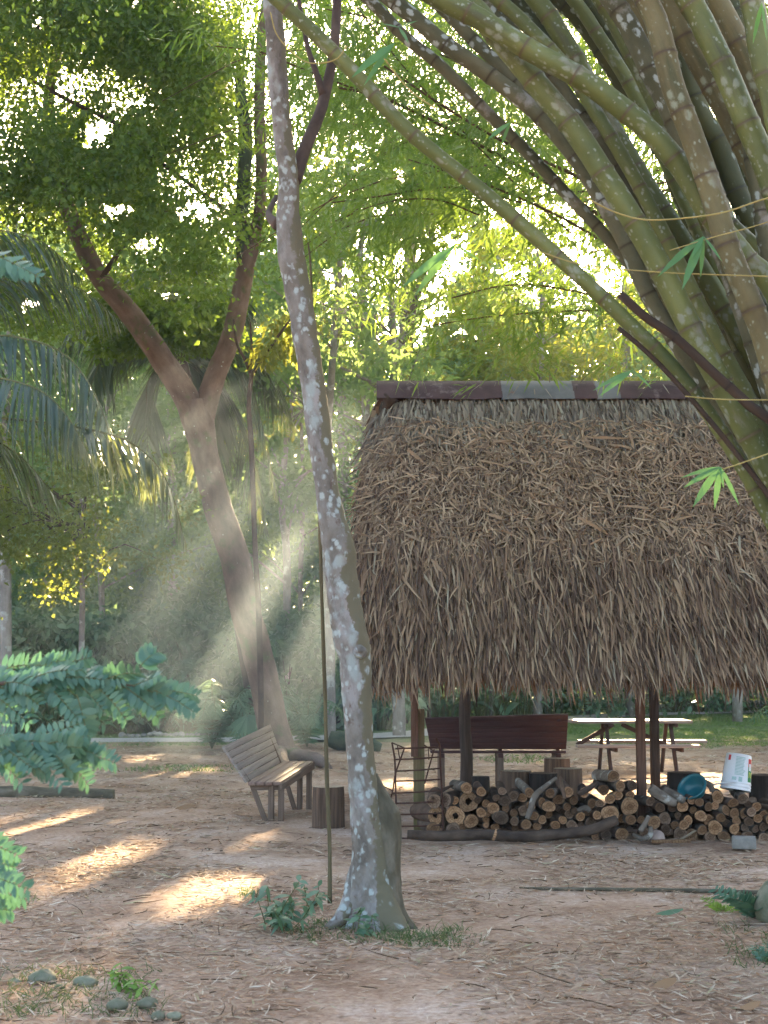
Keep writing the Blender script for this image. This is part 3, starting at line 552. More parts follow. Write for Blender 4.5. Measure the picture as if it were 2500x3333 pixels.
def px_clumps(rng, n, x0, x1, y0, y1, d0, d1, avoid=True, fade=None):
    px = x0 + (x1 - x0) * rng.random(n); py = y0 + (y1 - y0) * rng.random(n); d = d0 + (d1 - d0) * rng.random(n)
    k = np.ones(n, bool)
    if avoid:
        for gx, gy, ga, gb in GAPS: k &= ~((((px - gx) / (ga * 1.1)) ** 2 + ((py - gy) / (gb * 1.1)) ** 2) < 1)
    if fade is not None: k &= rng.random(n) < fade(px, py)
    nl = np.min(np.hypot(px[:, None] - LIMBS[None, :, 0], py[:, None] - LIMBS[None, :, 1]), axis=1)
    k &= ~((nl < 105) & (d < 24.6) & (rng.random(n) < np.where(py > 750, .98, .88)))
    return np.array([W(a, b, c) for a, b, c in zip(px[k], py[k], d[k])])
rng = Rg(61)
def dens(px, py):
    v = vnoise(px / 150, py / 150, 12); return np.clip((v - .22) * 2.2, 0.14, 1) * np.where(py > 760, np.where(px < 330, .7, .35), 1) * np.clip((900 - px) / 180, 0, 1)
C = px_clumps(rng, 2300, -350, 880, -250, 1060, 18.5, 27, fade=dens)
mb = foliage(MB(), rng, C, .42, 135, .092, asp=.55, droop=.4); obj('crown', mb, m_leaf_s, ytree)
C = px_clumps(rng, 60, 330, 760, 960, 1150, 24.8, 27); mb = foliage(MB(), rng, C, .34, 120, .12, asp=.6); obj('lower_crown', mb, m_leaf_s, ytree)
C = px_clumps(rng, 24, 760, 880, 480, 1000, 23.2, 24.6, avoid=False); mb = foliage(MB(), rng, C, .22, 110, .08, asp=.6, gaps=0); obj('climbing_leaves', mb, m_leaf_s, ytree)
# sapling
sap = thing('sapling', 'thin straight sapling with a forked top right of the forked trunk', 'tree', W(852, 2480, 23) * [1, 1, 0])
mb = MB(); limb(mb, [(852, 2500, 20), (848, 2200, 19), (840, 1942, 18), (833, 1829, 18), (825, 1640, 17), (818, 1452, 17), (810, 1324, 16), (818, 1222, 15)], 23, 8, .03, 1); obj('trunk', mb, m_bark_dark, sap, smooth=True)
for L in ([(818, 1225, 12), (797, 1170, 10), (772, 1120, 9), (760, 1040, 6)], [(818, 1225, 12), (860, 1160, 10), (905, 1095, 9), (945, 1040, 6)], [(818, 1222, 9), (820, 1150, 8), (815, 1050, 5)]):
    mb = MB(); limb(mb, L, 23, 6); obj('branch', mb, m_bark_dark, sap, smooth=True)
C = px_clumps(rng, 22, 740, 980, 1000, 1180, 22.6, 23.6, avoid=False); mb = foliage(MB(), rng, C, .22, 50, .14, asp=.4, droop=.9, gaps=0); obj('crown', mb, m_leaf_bg2, sap)

# ------------------------------------------------------------------ bamboo clump
CUL = [  # (material, depth, width px, points px)
 (0, 8.2, 50, [(904, 0), (1130, 215), (1326, 422), (1582, 633), (1808, 829), (2019, 1025), (2260, 1281), (2500, 1673)]),
 (3, 8.9, 40, [(1190, -10), (1310, 113), (1438, 218), (1581, 362), (1702, 482), (1823, 610), (1958, 753), (2086, 904), (2230, 1085), (2520, 1560)]),
 (3, 8.6, 55, [(1290, 12), (1438, 135), (1581, 236), (1717, 341), (1815, 440), (1890, 537), (1958, 650), (2041, 800), (2101, 942), (2192, 1100), (2480, 1580)]),
 (0, 8.0, 80, [(1500, -10), (1588, 80), (1672, 181), (1770, 301), (1875, 430), (1973, 580), (2079, 745), (2177, 925), (2267, 1105), (2520, 1560)]),
 (0, 7.8, 74, [(1480, 20), (1589, 80), (1740, 173), (1890, 255), (2003, 336), (2116, 430), (2222, 552), (2305, 690), (2425, 840), (2560, 1040)]),
 (3, 8.8, 62, [(1570, 0), (1702, 158), (1807, 272), (1890, 385), (1988, 510), (2064, 650), (2154, 790), (2229, 920), (2330, 1120), (2560, 1560)]),
 (0, 8.7, 66, [(1738, -10), (1815, 98), (1883, 210), (1951, 350), (2018, 462), (2094, 590), (2192, 740), (2330, 960), (2580, 1420)]),
 (1, 9.2, 60, [(1815, -10), (1905, 85), (1966, 176), (2049, 310), (2116, 430), (2200, 560), (2330, 790), (2560, 1240)]),
 (1, 9.0, 66, [(1905, -10), (1996, 140), (2064, 255), (2139, 385), (2230, 570), (2340, 800), (2560, 1300)]),
 (3, 8.1, 72, [(1985, -10), (2064, 118), (2116, 232), (2172, 340), (2220, 450), (2280, 600), (2350, 800), (2450, 1090), (2560, 1420)]),
 (2, 7.6, 78, [(2098, -10), (2147, 108), (2188, 275), (2240, 411), (2285, 535), (2326, 660), (2368, 800), (2428, 950), (2490, 1110), (2600, 1450)]),
 (2, 8.2, 72, [(2170, -10), (2237, 136), (2305, 262), (2365, 372), (2440, 520), (2500, 650), (2640, 1000)]),
 (0, 7.5, 84, [(2235, -10), (2305, 118), (2362, 236), (2425, 385), (2500, 560), (2620, 900)]),
 (2, 7.9, 74, [(2320, -20), (2403, 138), (2456, 255), (2520, 400), (2640, 700)]),
 (0, 7.3, 80, [(2440, -20), (2471, 151), (2510, 300), (2600, 600)]),
 (1, 8.9, 70, [(2140, -10), (2220, 200), (2280, 372), (2340, 470), (2385, 590), (2440, 720), (2560, 1000)]),
 (1, 9.3, 62, [(2010, -10), (2110, 180), (2200, 380), (2300, 620), (2420, 900), (2560, 1250)]),
 (0, 8.3, 82, [(2270, 620), (2370, 730), (2440, 795), (2510, 870), (2640, 1020)]),
 (1, 9.3, 60, [(1660, -10), (1770, 120), (1900, 290), (2050, 520), (2200, 780), (2400, 1130), (2560, 1450)]),
 (1, 9.1, 74, [(2380, -10), (2420, 160), (2470, 380), (2530, 700), (2600, 1100)]),
 (2, 8.5, 66, [(2250, 400), (2330, 620), (2400, 850), (2460, 1080), (2560, 1420)]),
 (1, 9.0, 66, [(2180, 560), (2260, 760), (2340, 960), (2430, 1180), (2580, 1560)]),
 (0, 8.45, 48, [(1610, -10), (1720, 90), (1850, 230), (1960, 400), (2060, 570), (2180, 800), (2320, 1080), (2540, 1520)]),
 (3, 8.75, 44, [(1400, -10), (1540, 130), (1690, 280), (1830, 440), (1960, 620), (2090, 830), (2240, 1090), (2500, 1540)]),
 (2, 8.35, 52, [(2050, -10), (2120, 140), (2190, 310), (2250, 480), (2310, 640), (2390, 860), (2560, 1300)]),
 (0, 8.55, 56, [(1950, -10), (2040, 150), (2120, 310), (2210, 500), (2290, 690), (2400, 950), (2570, 1340)]),
 (0, 8.9, 46, [(1860, -10), (1950, 120), (2040, 260), (2130, 440), (2230, 660), (2350, 920), (2560, 1330)]),
 (3, 8.0, 50, [(2330, -10), (2390, 200), (2430, 420), (2470, 640), (2540, 960)]),
 (0, 9.2, 58, [(2260, -10), (2330, 180), (2390, 380), (2450, 600), (2530, 880)]),
 (0, 9.4, 50, [(2080, -10), (2170, 200), (2250, 400), (2340, 640), (2450, 930), (2580, 1250)]),
 (3, 9.3, 52, [(1960, 120), (2080, 330), (2190, 560), (2300, 800), (2420, 1080), (2580, 1420)]),
 (2, 8.6, 60, [(2100, 640), (2200, 850), (2290, 1030), (2400, 1260), (2570, 1620)]),
]
clump = thing('bamboo_clump', 'large clump of thick spotted bamboo culms leaning in from the right', 'bamboo', (3.4, 8.4, 0))
culm_paths = []
rng = Rg(71)
def culm(mi, d, w, L, extend_top=True, mat=None):
    k = d / FPX; pts = [W(a, b, d) for a, b in L]
    if extend_top:
        t = nrm(pts[0] - pts[1]); pts = [pts[0] + t * 2.4 + np.array([-.5, .2, -.25]), pts[0] + t * 1.1 + np.array([-.1, 0, 0])] + pts
    base = np.array([3.35 + .5 * (rng.random() - .5) + (8.3 - d) * .2, d + .3 * (rng.random() - .5), -.05]); last = pts[-1]
    t = nrm(pts[-1] - pts[-2]); m1 = last * .5 + base * .5 + np.array([-.08, 0, .1]); pts = pts + [m1, base]
    P = spline(pts, 400); s = np.concatenate([[0], np.cumsum(np.linalg.norm(np.diff(P, axis=0), axis=1))]); T = s[-1]
    ss = list(np.arange(0, T, .07)); ndl = []; x = .2 + .3 * rng.random()
    while x < T - .1: ndl.append(x); x += .30 + .10 * rng.random()
    ss = [q for q in ss if all(abs(q - n_) > .035 for n_ in ndl)]
    rows = [(q, 1.0, 0) for q in ss]
    for n_ in ndl: rows += [(n_ - .022, 1.0, 0), (n_ - .008, 1.03, .25), (n_ - .003, .98, 1), (n_ + .004, 1.09, .9), (n_ + .014, 1.045, .15), (n_ + .026, 1.0, 0)]
    rows.sort(); sv = np.array([r[0] for r in rows]); PP = np.stack([np.interp(sv, s, P[:, c]) for c in range(3)], -1)
    seg = np.searchsorted(ndl, sv); PP = PP + (Rg(int(w * 7 + d * 100)).normal(size=(len(ndl) + 2, 3))[seg] * 0)
    R = w * k / 2 * np.array([r[1] for r in rows]) * np.interp(sv, [0, 2.5, T], [.72, 1, 1.06])
    mb = MB(); tube_rings(mb, PP, R, 16, True, .008, int(w), np.array([r[2] for r in rows]))
    o = obj('culm', mb, mat or m_bam[mi], clump, smooth=True); culm_paths.append((PP, R)); return o
for mi, d, w, L in CUL: culm(mi, d, w, L, L[0][1] < 50)
culm(0, 7.75, 40, [(2018, 957), (2101, 1032), (2200, 1100), (2330, 1220), (2450, 1330), (2560, 1450)], False, m_bam_dead)
culm(0, 7.9, 22, [(2012, 1068), (2070, 1115), (2150, 1190), (2260, 1310), (2400, 1480), (2560, 1700)], False, m_bam_dead)
# dark canes with leaf sprays behind the culms
CANES = [(10.5, 15, [(1250, 215), (1420, 330), (1600, 440), (1760, 520), (1890, 582), (2050, 700)]), (10.8, 17, [(1100, 285), (1250, 320), (1480, 430), (1720, 560), (1960, 705), (2200, 860)]), (10.3, 12, [(1330, 520), (1500, 570), (1680, 640), (1850, 720), (2050, 840)]),
         (11, 10, [(1060, 30), (1200, 60), (1400, 160), (1650, 280), (1900, 420)]), (11, 9, [(700, 150), (850, 170), (950, 210), (1130, 280), (1290, 330)]), (10.6, 10, [(1470, 970), (1640, 930), (1800, 935), (2000, 980)]), (10.9, 8, [(1400, 1060), (1600, 1030), (1800, 1015), (1950, 1010)]),
         (10.4, 9, [(1080, 660), (1230, 640), (1480, 610), (1700, 660)]), (10.7, 8, [(1160, 20), (1300, 200), (1480, 400), (1700, 620), (1860, 760)]), (10.2, 7, [(1090, 720), (1250, 660), (1420, 650), (1560, 700)])]
for d, w, L in CANES:
    mb = MB(); limb(mb, [(a, b, w * (.5 + .5 * q / len(L))) for q, (a, b) in enumerate(L)], d, 7, .03); cane = obj('cane', mb, m_twig, clump, smooth=True)
    rr = Rg(int(w * 31 + L[0][0])); Pm = spline([W(a, b, d) for a, b in L], 60); K = 120
    C = Pm[rr.integers(0, 55, K)] + rr.normal(size=(K, 3)) * [.28, .3, .22] + [0, 0, -.06]
    mb = bamboo_sprays(MB(), rr, C, 7, .13, gaps=.5); obj('leaf_spray', mb, m_bleaf, cane)['kind'] = 'stuff'
# bright foliage behind, hanging curtains of bamboo leaves
rr = Rg(81)
def dens2(px, py):
    v = vnoise(px / 120, py / 120, 15); a = np.clip((v - .12) * 2.0, .15, 1)
    lim = np.interp(px, [900, 1150, 1350, 1700, 1950, 2400], [760, 720, 440, 440, 620, 800]); return a * np.clip(1.15 - np.maximum(py - lim, 0) / 330, .05, 1) * np.clip((px - 620 - np.clip(py - 250, 0, 400) * .75) / 160, 0, 1)
C = px_clumps(rr, 11500, 560, 2700, -220, 1120, 11.5, 21, fade=lambda a, b: dens2(a - 190, b) * (a > 880))
C2 = px_clumps(rr, 7000, 560, 2700, -260, 1000, 20, 27, fade=dens2)
mb = bamboo_sprays(bamboo_sprays(MB(), rr, C, 7, .155), rr, C2, 8, .24); o = obj('leaf_curtain', mb, m_bleaf, clump); o['kind'] = 'stuff'
mb = MB()
for q in range(70):
    c = C[rr.integers(0, len(C))]; e = c + np.array([-(1 + 1.2 * rr.random()), .5 * rr.normal(), -.1 - .8 * rr.random()]); tube(mb, [c, (c + e) / 2 + [0, 0, .22], e], [.009, .007, .003], 4, n=6)
o = obj('fine_branches', mb, m_twig, clump); o['kind'] = 'stuff'
# yellow twigs and near leaves
TW = [(7.1, 9, [(1900, 640), (2000, 690), (2100, 715), (2230, 710), (2360, 690), (2480, 650), (2600, 620)]), (7.2, 7, [(1760, 820), (1900, 862), (2130, 885), (2300, 893), (2520, 900)]), (7.1, 7, [(2230, 1290), (2350, 1300), (2520, 1302)]),
      (6.9, 7, [(2310, 1540), (2400, 1512), (2520, 1470)]), (7.0, 6, [(2180, 815), (2330, 770), (2460, 735), (2560, 700)]), (7.0, 7, [(880, 40), (900, 110), (950, 170), (1010, 205), (1090, 195), (1130, 150)]), (6.9, 8, [(1250, 190), (1330, 290), (1415, 352)])]
NEARL = [(2290, 770, [(-150, 110), (-70, 150), (-10, 120), (60, 70), (-40, 60)], 7.0), (2345, 1520, [(-120, 50), (-90, 110), (-20, 120), (60, 110), (10, 60), (-130, 20)], 6.85), (2060, 1205, [(-110, 70), (-130, 50), (60, 50)], 7.0),
         (1285, 140, [(-140, 90), (-100, 120), (-60, 30)], 6.9), (1660, 400, [(-70, 40), (-30, 70), (40, 50)], 7.2), (1480, 800, [(-170, 110), (-130, 140), (90, 40)], 7.6), (2480, 10, [(-30, 120), (15, 110)], 6.6), (1300, 90, [(-60, -20), (60, -30), (30, 40)], 6.9)]
for d, w, L in TW:
    mb = MB(); limb(mb, [(a, b, w * .62) for a, b in L], d, 7, .04); obj('twig', mb, m_twig_y, clump, smooth=True)
for px, py, LL, d in NEARL:
    for dx, dy in LL:
        p0 = W(px, py, d); p1 = W(px + dx, py + dy, d + .1 * math.sin(dx)); v = p1 - p0; l = np.linalg.norm(v); D = nrm(v)[None]
        S = nrm(np.cross(D, [[.25, -.8, .55]])); obj('leaf', ribbons(MB(), p0[None], D, S, l, l * .15, np.array([[0, 0, -.12 * l]]), [.15, .85, 1, .7, .04]), m_bleaf_near, clump)

# ------------------------------------------------------------------ benches, table, stumps, rack
bench = thing('slatted_bench', 'tilted grey slatted bench standing alone left of the lichen tree', 'bench', W(900, 2645, 15.8) * [1, 1, 0])
dn, df = 15.2, 16.65
bn, tn_, fn = W(806, 2546, dn), W(727, 2428, dn), W(915, 2545, dn); bf, tf, ff = W(923, 2476, df), W(880, 2356, df), W(1021, 2477, df)
for k in range(6):
    a, b = k / 6 + .007, (k + 1) / 6 - .007; mb = MB(); slab(mb, bn + (tn_ - bn) * a, bn + (tn_ - bn) * b, bf + (tf - bf) * a, bf + (tf - bf) * b, .028); obj('back_slat', mb, m_bench, bench, bevel=.004)
for k in range(4):
    a, b = k / 4 + .015, (k + 1) / 4 - .015; mb = MB(); slab(mb, bn + (fn - bn) * a, bn + (fn - bn) * b, bf + (ff - bf) * a, bf + (ff - bf) * b, -.035); obj('seat_slat', mb, m_bench_seat, bench, bevel=.004)
L_ = nrm(bf - bn); dv = bf - bn
def on(a, b, f): return bn + (fn - bn) * a + dv * f + np.array([0, 0, b])
for f in (.08, .92):
    for a, nm in ((.62, 'leg'), (.92, 'leg')):
        p = on(a, -.04, f); mb = MB(); beam(mb, (p[0], p[1], -.03), p, .085, .06, (1, 0, 0)); obj(nm, mb, m_bench_leg, bench, bevel=.005)
    p = on(.0, -.01, f); q = on(.48, 0, f); q[2] = -.02; mb = MB(); beam(mb, p, q, .05, .04, (0, 1, 0)); obj('strut', mb, m_bench_leg, bench, bevel=.004)
    p0 = on(.02, -.07, f); p1 = on(.98, -.07, f); mb = MB(); beam(mb, p0, p1, .05, .06); obj('seat_rail', mb, m_bench_leg, bench, bevel=.004)
    p0 = bn + dv * f + (bn - tn_) * .15 + [-.02, 0, 0]; p1 = tn_ + dv * f + (tf - tn_ - dv) * f + [-.02, 0, -.02]; mb = MB(); beam(mb, p0, p1, .06, .03, (1, 0, 0)); obj('back_support', mb, m_bench_leg, bench, bevel=.004)
mb = MB(); beam(mb, on(1.0, -.055, 0), on(1.0, -.055, 1), .02, .075); obj('front_apron', mb, m_bench_leg, bench, bevel=.004)

mbench = thing('hut_bench', 'long maroon plank bench seen from behind under the thatch', 'bench', W(1620, 2558, 19.4) * [1, 1, 0])
d0 = 19.1; TL, TRr, BRr, BL = W(1383, 2338, d0 - .12), W(1850, 2325, d0 - .1), W(1843, 2440, d0 + .12), W(1402, 2438, d0 + .12)
for k in range(6):
    a, b = k / 6 + .004, (k + 1) / 6 - .004; mb = MB(); slab(mb, BL + (TL - BL) * a, BL + (TL - BL) * b, BRr + (TRr - BRr) * a, BRr + (TRr - BRr) * b, .025); obj('back_slat', mb, m_maroon, mbench, bevel=.004)
for k in range(3):
    y = d0 + .2 + k * .14; mb = MB(); beam(mb, (BL[0], y, .47), (BRr[0], y, .47), .125, .035); obj('seat_slat', mb, m_maroon, mbench, bevel=.004)
for x_ in (1437, 1628, 1815):
    x = W(x_, 2500, d0 + .2)[0]
    for y in (d0 + .16, d0 + .5):
        mb = MB(); beam(mb, (x, y, -.03), (x, y, .45), .08, .07, (0, 1, 0)); obj('leg', mb, m_bench_leg, mbench, bevel=.005)
    mb = MB(); beam(mb, (x, d0 + .08, .425), (x, d0 + .55, .425), .06, .05); obj('seat_rail', mb, m_maroon, mbench, bevel=.004)
    mb = MB(); beam(mb, (x, d0 + .22, .4), (x, d0 - .06, .9), .05, .03, (0, 1, 0)); obj('back_support', mb, m_maroon, mbench)

tbl = thing('picnic_table', 'picnic table with attached benches glinting in sunlight beyond the maroon bench', 'table', W(2040, 2510, 21.8) * [1, 1, 0])
dt = 21.8; xl, xr = W(1850, 2340, dt)[0], W(2238, 2340, dt)[0]
for k in range(5):
    y = dt - .3 + k * .152; mb = MB(); beam(mb, (xl, y, .765), (xr, y, .765), .142, .04); obj('table_board', mb, m_table, tbl, bevel=.004)
for yo, a, b in ((-.68, 1845, 2224), (.68, 1850, 2244)):
    for k in range(2):
        y = dt + yo + (k - .5) * .13; mb = MB(); beam(mb, (W(a, 0, dt + yo)[0], y, .44), (W(b, 0, dt + yo)[0], y, .44), .12, .04); obj('bench_board', mb, m_table, tbl, bevel=.004)
for px in (1968, 2176):
    x = W(px, 2400, dt)[0]
    for s in (-1, 1):
        mb = MB(); beam(mb, (x, dt + s * .62, -.03), (x, dt + s * .16, .74), .075, .045, (1, 0, 0)); obj('leg', mb, m_table_leg, tbl, bevel=.004)
    mb = MB(); beam(mb, (x + .05, dt - .76, .40), (x + .05, dt + .76, .40), .04, .08); obj('crossbar', mb, m_table_leg, tbl)
    mb = MB(); beam(mb, (x + .05, dt - .36, .715), (x + .05, dt + .36, .715), .05, .05); obj('top_cleat', mb, m_table_leg, tbl)
for a, b in ((1960, 1845), (1985, 2120)):
    mb = MB(); beam(mb, (W(a, 0, dt)[0], dt, .72), (W(b, 0, dt)[0], dt, .42), .05, .06, (0, 0, 1)); obj('brace', mb, m_table_leg, tbl, bevel=.004)

def stump(cx, w, top, d, label, mat=m_stump, zt=.42, seed=0, base_z=-.05, taper=1.12):
    c = W(cx, top, d); r = w * d / FPX / 2; zt = c[2]
    t = thing('stump_seat', label, 'stump', (c[0], c[1], 0)); mb = MB(); rng = Rg(seed); n = 26; th = np.linspace(0, 2 * math.pi, n, endpoint=False)
    prof = 1 + .03 * np.sin(3 * th + seed) + .025 * np.sin(7 * th + seed * 2) + .015 * rng.normal(size=n)
    zs = [base_z, zt * .15, zt * .55, zt * .92, zt]; rs = [taper, taper * .98, 1.03, 1.0, .985]; v = []; cc = []
    for z, q in zip(zs, rs):
        for a, p_ in zip(th, prof): v.append((c[0] + math.cos(a) * r * q * p_, c[1] + math.sin(a) * r * q * p_, z)); cc.append((z, a * r, r))
    i = np.arange(len(zs) - 1)[:, None] * n; j = np.arange(n); q = np.stack([i + j, i + (j + 1) % n, i + n + (j + 1) % n, i + n + j], -1).reshape(-1, 4)
    mb.add(v, q, cc); obj('bark', mb, mat, t, smooth=True)
    ring = np.array([(c[0] + math.cos(a) * r * .985 * p_, c[1] + math.sin(a) * r * .985 * p_, zt + .001) for a, p_ in zip(th, prof)])
    V = np.vstack([ring, [[c[0], c[1], zt + .004]]]); f = np.stack([np.arange(n), (np.arange(n) + 1) % n, np.full(n, n)], -1)
    obj('cut_top', MB().add(V, f, (V - [c[0], c[1], zt]) * [1, 1, 0] + [seed * 1e-3, 0, 0]), m_stump_top if mat is m_stump else m_end_g, t, smooth=True); return t
stump(1067, 100, 2560, 14.75, 'short sawn stump seat beside the tilted slatted bench', seed=1, taper=1.06)
stump(1563, 58, 2527, 15.7, 'small black stump right of the rough round post', m_stump_dark, seed=2)
stump(1678, 100, 2509, 16.6, 'wide brown stump behind the wood pile, left of its dark twin', seed=3)
stump(1768, 92, 2516, 16.5, 'wide dark stump wedged between the brown stumps behind the pile', m_stump_dark, seed=4)
stump(1814, 80, 2468, 18.8, 'farthest pale stump, just below the maroon bench end', seed=5)
stump(1848, 92, 2501, 17.0, 'pale topped stump standing behind the wood pile centre', seed=6)
stump(2225, 104, 2514, 16.2, 'broad brown stump behind the blue bowl', m_stump_dark, seed=7)
stump(2492, 108, 2522, 15.3, 'tall dark stump right of the white bucket at the frame edge', m_stump_dark, seed=8)

rack = thing('iron_rack', 'rusty iron ladder rack leaning at the hut corner post', 'rack', W(1340, 2720, 13.7) * [1, 1, 0])
def q6(x, y, d=13.75): return W(1200 + x * .4219, 2200 + y * .4219, d)
rods = [([(180, 515), (200, 640), (207, 800), (213, 1145)], .0085, 0, 0), ([(522, 478), (530, 505), (548, 540), (555, 720), (565, 900), (577, 1230)], .0095, 0, 0),
        ([(275, 560), (205, 760), (185, 890), (130, 1062)], .0075, .35, .5), ([(505, 565), (470, 690), (432, 830)], .007, .35, .4), ([(180, 515), (275, 555)], .006, 0, .35), ([(430, 535), (500, 575)], .006, .2, .35), ([(85, 838), (185, 885)], .005, .3, .2), ([(120, 850), (150, 985)], .005, .3, .3),
        ([(222, 540), (240, 640)], .005, .1, .2), ([(460, 560), (465, 650)], .005, .2, .2)]
for L, r, a, b in rods:
    mb = MB(); tube(mb, [q6(x, y, 13.75 + a + (b - a) * k / (len(L) - 1)) for k, (x, y) in enumerate(L)], r, 7, n=len(L) * 3, wob=.05); obj('rod', mb, m_rust, rack, smooth=True)
for x0, y0, x1, y1 in [(205, 560, 548, 545), (208, 645, 550, 625), (208, 735, 555, 712), (210, 812, 560, 797), (185, 905, 565, 882), (165, 985, 570, 965), (135, 1070, 575, 1058), (213, 1160, 575, 1150), (250, 1252, 580, 1250)]:
    mb = MB(); tube(mb, [q6(x0, y0, 13.76), q6((x0 + x1) / 2, (y0 + y1) / 2 + 4, 13.76), q6(x1, y1, 13.76)], .0075, 7, n=7, wob=.05); obj('rung', mb, m_rust, rack, smooth=True)

# ------------------------------------------------------------------ firewood
def log_thing(px, py, rx, d, label, group, length=.55, yaw=0, pit=0, bark=0, asp=1.0, hollow=False, end=0, seed=0):
    rng = Rg(seed + 1000); c = W(px, py, d); r = rx * d / FPX
    c[2] = max(c[2], r * asp * .55 + .0)
    ax = nrm([math.sin(yaw), math.cos(yaw), math.sin(pit)]); a1 = nrm(np.cross(ax, [0, 0, 1])); a2 = np.cross(a1, ax); n = 16
    th = np.linspace(0, 2 * math.pi, n, endpoint=False); ph = rng.random(3) * 6.28
    pr = 1 + .06 * np.sin(2 * th + ph[0]) + .04 * np.sin(3 * th + ph[1]) + .02 * np.sin(5 * th + ph[2])
    o = np.array(c); sl = rng.normal() * .25; sh = rng.normal() * .2
    ring = lambda s, k, cut: np.array([c + ax * (s + (cut * (sl * math.cos(t) + sh * math.sin(t)) * r)) + (a1 * math.cos(t) + a2 * math.sin(t) * asp) * r * p_ * k for t, p_ in zip(th, pr)])
    S_ = [(0, .985, 1), (.015, 1.0, 1), (length * .3, 1.02, .3), (length * .65, .97, 0), (length, .95, 0)]
    V = np.vstack([ring(*q) for q in S_]); cc = np.vstack([np.stack([np.full(n, s * 1.0 + seed), np.cos(th) * r, np.sin(th) * r], -1) for s, *_ in S_])
    i = np.arange(len(S_) - 1)[:, None] * n; j = np.arange(n); q = np.stack([i + j, i + n + j, i + n + (j + 1) % n, i + (j + 1) % n], -1).reshape(-1, 4)
    lg = obj('firewood_log', MB().add(V, [q, (np.arange(n) + (len(S_) - 1) * n)[None]], cc), BK[bark], smooth=True, org=o); tag(lg, label, 'log', group)
    E = ring(0, .985, 1) - ax * .0015; mb = MB(); loc = np.stack([np.cos(th) * r * pr, np.sin(th) * r * pr * asp, 0 * th], -1)
    jit = rng.normal(size=2) * r * .12
    if hollow:
        hk = .2 + .22 * rng.random(n); ctr = c - ax * .001; Hh = ctr + (E - ctr) * hk[:, None]; D_ = Hh + ax * .09
        mb.add(np.vstack([E, Hh]), np.stack([j, (j + 1) % n, n + (j + 1) % n, n + j], -1), np.vstack([loc, loc * hk[:, None]])); obj('cut_end', mb, m_end, lg, smooth=True)
        mb = MB().add(np.vstack([Hh, D_]), [np.stack([j, (j + 1) % n, n + (j + 1) % n, n + j], -1), (np.arange(n) + n)[None]]); obj('hollow', mb, m_hole, lg)
    else:
        V = np.vstack([E, [c - ax * .002 + a1 * jit[0] + a2 * jit[1]]]); mb.add(V, np.stack([j, (j + 1) % n, np.full(n, n)], -1), np.vstack([loc, [[0, 0, 0]]]) ); obj('cut_end', mb, m_end_g if end else m_end, lg, smooth=True)
    return lg
L6 = [(515, 1075, 62, 'h'), (668, 1080, 74, 'h'), (770, 970, 72, 'h'), (588, 958, 58), (505, 968, 52), (790, 1120, 54), (755, 865, 42), (868, 893, 34), (495, 1182, 50), (650, 1190, 50), (868, 1055, 38), (960, 1020, 42), (905, 985, 32), (1050, 965, 42), (985, 940, 28), (1030, 890, 31), (1020, 1095, 55),
      (905, 1110, 26), (905, 1150, 22), (975, 1165, 30), (1055, 1025, 28), (1125, 1120, 32), (1130, 1175, 26), (1120, 1058, 27), (1190, 1040, 36), (1215, 1145, 36), (1120, 925, 36), (1185, 940, 34), (1250, 1005, 34), (1275, 1080, 36), (1335, 975, 33), (1390, 1008, 46), (1400, 905, 34), (1465, 955, 42), (1340, 1110, 31), (1390, 1070, 31),
      (1440, 1150, 33), (1495, 1115, 27), (1540, 895, 36), (1580, 962, 32), (1530, 1010, 30), (1240, 900, 32), (920, 1060, 24), (840, 960, 28), (1300, 1160, 30), (665, 960, 30), (720, 1165, 26)]
L7 = [(160, 960, 32), (75, 1112, 28), (20, 1152, 32), (125, 1066, 34), (165, 1046, 27), (145, 1152, 40), (218, 1152, 26), (340, 1075, 35), (440, 950, 38), (500, 922, 36), (440, 1060, 62), (590, 1005, 66), (595, 920, 36), (612, 845, 35), (465, 775, 41), (535, 1100, 32), (390, 880, 40), (290, 1130, 40), (212, 1085, 35), (300, 985, 34), (360, 985, 32), (240, 900, 36), (270, 1045, 32), (520, 850, 36), (600, 1110, 38),
      (752, 970, 33), (825, 1015, 36), (780, 1130, 44), (862, 1100, 46), (965, 1080, 28), (940, 1150, 28), (1040, 1115, 34), (1080, 1035, 26), (1010, 1150, 36), (1000, 1005, 46), (1130, 975, 33), (1140, 1080, 42), (1200, 1110, 40), (1250, 1000, 29), (1335, 1035, 36), (1390, 980, 37), (1465, 950, 37), (1507, 992, 30), (1400, 1060, 36), (1480, 1060, 36), (1532, 1050, 34), (1295, 1095, 36),
      (1340, 1135, 31), (1415, 1118, 30), (1400, 1180, 38), (1250, 1170, 54), (1150, 1190, 39), (870, 1185, 36), (980, 1222, 48), (1065, 1240, 45), (1215, 1240, 42), (1320, 1255, 44), (1565, 1180, 31), (1625, 1165, 33), (1620, 1075, 34), (1510, 1125, 36), (1625, 1250, 36), (1500, 1232, 36), (1480, 1172, 30), (330, 1240, 36), (410, 1225, 40), (530, 1220, 50), (705, 1205, 36), (905, 950, 36), (1270, 935, 42), (1200, 1010, 30), (680, 1110, 30), (920, 1020, 30), (1070, 960, 32), (1580, 1100, 30), (1570, 1010, 32), (1430, 1245, 34)]
LG = [(1200 + a[0] * .4219, 2200 + a[1] * .4219, a[2] * .4219, len(a) > 3) for a in L6] + [(1800 + a[0] * .4219, 2200 + a[1] * .4219, a[2] * .4219, False) for a in L7]
for k in range(16): LG.append((2508 + (k % 4) * 34 + (k // 4 % 2) * 15, 2732 - (k // 4) * 31, 15.5, False))   # the pile runs on past the frame edge
